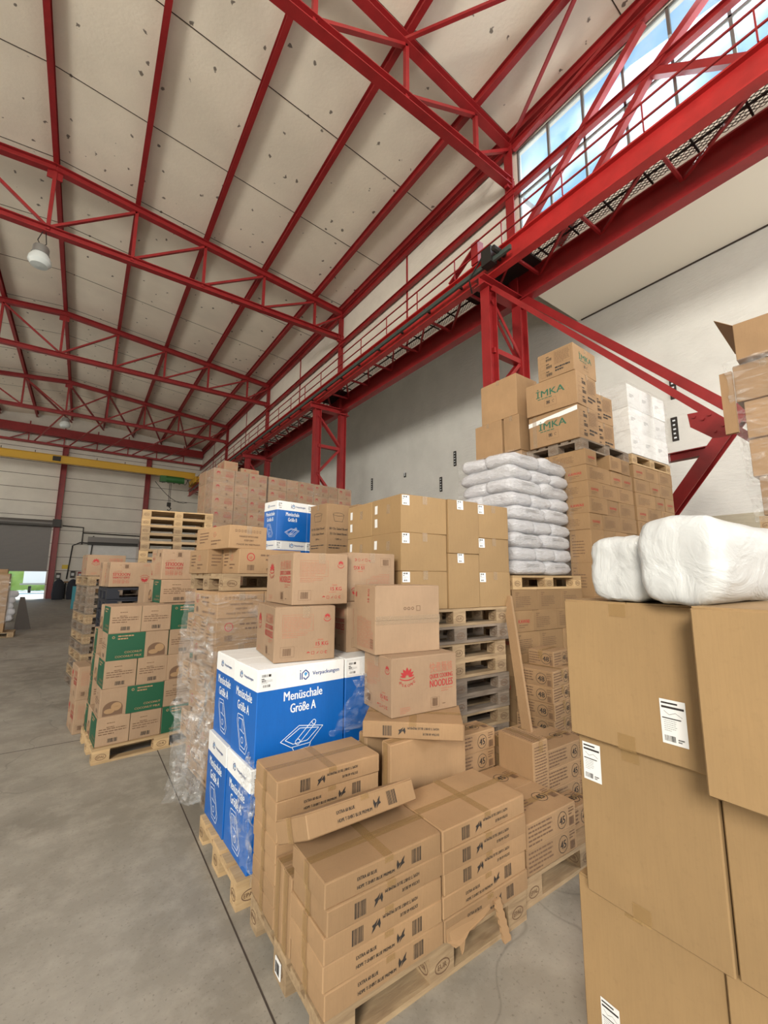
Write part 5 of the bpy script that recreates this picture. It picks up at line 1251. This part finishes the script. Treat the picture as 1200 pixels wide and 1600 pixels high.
# ------------------------------------------------------------------ 13. wall details and far end
for y, z, s in ((4.13, 6.6, 'upper one near the red plate'), (4.18, 5.5, 'lower one near the red plate'), (12.0, 6.5, 'left of the plain cartons, tall one'), (12.85, 5.58, 'below and left of the tall one'), (18.1, 6.5, 'farthest, above the background noodle stack'), (15.3, 6.45, 'tiny one between the columns')):
    onwall(y, z, 'black slotted strip on the white wall, '+s, .62 if y < 13 or y > 17 else .2)
M['wall_dado'] = whitewall('beige_lower_wall', (.55, .50, .38))
m_ = MB(); m_.box((XW-.02, -11, 0), (XW, YB, 3.2), 'wall_dado'); struct(m_.obj('trim_6'))
gpi = 'grey pipes on the end wall'
for pts, s in (([(-1.5, YB-.1, 5.35), (-.2, YB-.1, 5.3), (-.2, YB-.1, 4.0)], 'from the roller beside the column'), ([(-.9, YB-.1, 1.4), (-.75, YB-.1, 3.9), (-.3, YB-.1, 4.15), (.6, YB-.1, 4.1)], 'bent like a hook'), ([(.35, YB-.1, 1.2), (.5, YB-.1, 4.7)], 'upright beside the second door'), ([(-.2, YB-.1, 4.9), (3.6, YB-.1, 4.85)], 'level, above the second door')):
    m_ = MB(); m_.tube(pts, .045, 'dark_steel', 6); tag(m_.obj('wall_pipe'), 'thin dark pipe on the end wall, '+s, 'pipe', gpi)
m_ = MB(); m_.box((-1.25, YB-.04, 2.15), (-.8, YB-.01, 2.45), 'yellow_sign'); tag(m_.obj('wall_sign'), 'small yellow sign on the end wall right of the red column', 'sign')
for x, z, c, s in ((-1.4, 1.6, 'dark_steel', 'beside the column'), (-.55, 1.75, 'dark_steel', 'in the middle'), (-.1, 1.7, 'red', 'red one'), (.45, 1.9, 'dark_steel', 'right of the red one')):
    m_ = MB(); m_.box((x-.14, YB-.25, z-.25), (x+.14, YB-.02, z+.25), c); m_.box((x-.09, YB-.28, z-.1), (x+.09, YB-.25, z+.1), 'grey_steel'); tag(m_.obj('switch_box'), 'electrical box on the end wall, '+s, 'switch box', 'electrical boxes')
def coat(x, y, label):
    m_ = MB(); vs = []; n = 14
    for j, (z, rx, ry) in enumerate(((0, .30, .2), (.4, .36, .24), (.9, .34, .24), (1.2, .28, .2), (1.38, .12, .12), (1.42, .02, .02))):
        for i in range(n): a = 2*math.pi*i/n; k = 1+.12*noise.noise(Vector((math.cos(a)*2+x, math.sin(a)*2, z*2))); vs.append((x+rx*k*math.cos(a), y+ry*k*math.sin(a), z))
    m_.add(vs, [(j*n+i, j*n+(i+1) % n, (j+1)*n+(i+1) % n, (j+1)*n+i) for j in range(5) for i in range(n)], 'dark_cloth'); tag(m_.obj('covered_bin', None, True), label, 'bin', 'dark covered bins')
coat(-1.25, 37.7, 'dark cloth-covered bin by the end wall, left one'); coat(-.45, 37.8, 'dark cloth-covered bin by the end wall, right one')
root = empty('workbench', (.6, 38.8, 0)); tag(root, 'low dark bench against the end wall with things on it', 'bench')
m_ = MB(); m_.box((-1.6, -.35, 1.15), (1.6, .35, 1.25), 'kraft_edge'); m_.obj('bench_top', root)
for x in (-1.5, 1.5):
    m_ = MB(); m_.box((x-.05, -.3, 0), (x+.05, .3, 1.15), 'dark_steel'); m_.obj('leg', root)
for x, c, hh in ((.2, 'white_box', .28), (.9, 'dark_cloth', .35), (1.5, 'white_box', .4)):
    m_ = MB(); m_.lathe([(0, 0), (.16, 0), (.17, hh*.8), (.08, hh), (0, hh)], (x, 38.7, 1.25), c, 12); tag(m_.obj('canister', None, True), 'small %s container on the far bench' % ('dark' if c == 'dark_cloth' else 'white' if x < 1 else 'tall white'), 'container')
m_ = MB(); m_.add([(.0, 36.9, .9), (1.6, 37.0, 1.05), (1.4, 37.3, .15), (.35, 37.2, .05), (.0, 36.93, .9), (1.6, 37.03, 1.05), (1.4, 37.33, .15), (.35, 37.23, .05)], [(0, 1, 2, 3), (7, 6, 5, 4), (0, 4, 5, 1), (1, 5, 6, 2), (2, 6, 7, 3), (3, 7, 4, 0)], 'kraft'); tag(m_.obj('cardboard_sheet'), 'slanted sheet of cardboard on the floor near the far bench', 'cardboard sheet')
m_ = MB(); m_.lathe([(0, .0), (.2, .02), (.26, .2), (.18, .38), (0, .42)], (.5, 35.6, 0), 'white_box', 12); tag(m_.obj('bundle', None, True), 'small white bundle on the floor near the far bench', 'bundle')
# left edge: wrapped stack, leaning panel, bags
SE = Stack(-2.62, 16.1, 3)
pallet(SE, 0, 0, 0, 'pallet under the stack at the left edge', 'wood_mid')
for t in range(6): cnt(SE, brown(.96, .7, .27, 1), 0, 0, .145+t*.272, 'carton of the wrapped stack at the left edge, '+lay(t, 6), 'cartons at the left edge')
cnt(SE, brown(.20, .3, .12, 1), .7, .05, 1.78, 'small box on top of the left edge stack', 'cartons at the left edge')
film_shell('stretch_film', SE, 0, 0, .4, .97, .72, 1.35, 'clear film around the stack at the left edge', 31, .02)
m_ = MB(); m_.add([(-1.62, 18.2, 0), (-1.2, 18.2, 0), (-1.5, 18.9, 1.0), (-1.62, 18.9, 1.0), (-1.62, 18.3, 0), (-1.2, 18.3, 0), (-1.5, 19.0, 1.0), (-1.62, 19.0, 1.0)], [(0, 1, 2, 3), (7, 6, 5, 4), (0, 4, 5, 1), (1, 5, 6, 2), (2, 6, 7, 3), (3, 7, 4, 0)], 'shutter'); tag(m_.obj('leaning_panel'), 'dark panel leaning beside the left edge stack', 'panel')
bagm = sack_mesh(.6, .5, .26, 4)
for t in range(5):
    o = put('plastic_sack', bagm, None, (-2.28+.05*math.sin(t*2), 21.6, t*.22), (0, 0, R(6*t))); tag(o, 'pinkish white bag in the pile at the left edge, '+lay(t, 5, 'floor'), 'sack', 'bags at the left edge')
# outdoors, seen through the roller door
root = empty('box_trailer', (-3.3, 52, 0)); tag(root, 'white box trailer parked outside the open roller door', 'trailer')
m_ = MB(); m_.box((-1.1, 0, .9), (2.4, 2, 3.2), 'paint_white'); m_.obj('body', root)
m_ = MB(); m_.box((-1.3, -.05, .75), (2.6, .05, .9), 'grey_steel'); m_.obj('bumper', root)
for x in (-.6, 1.8):
    m_ = MB(); m_.tube([(x-.1, .5, .32), (x+.1, .5, .32)], .32, 'dark_steel', 16); m_.obj('wheel', root)
hg = MB(); vs = []; nx, nz = 80, 16
for j in range(nz+1):
    for i in range(nx+1):
        x = -16+20*i/nx; z = 4.0*j/nz; vs.append((x, 60+noise.noise(Vector((x, z, 0)))*.9+noise.noise(Vector((x*4, z*4, 1)))*.4+.6*(j/nz)**2, z+.3*noise.noise(Vector((x*2, 0, 3)))))
hg.add(vs, [(j*(nx+1)+i, j*(nx+1)+i+1, (j+1)*(nx+1)+i+1, (j+1)*(nx+1)+i) for j in range(nz) for i in range(nx)], 'leaf')
o = hg.obj('hedge', None, True); tag(o, 'sunlit green hedge beyond the open roller door', 'hedge')
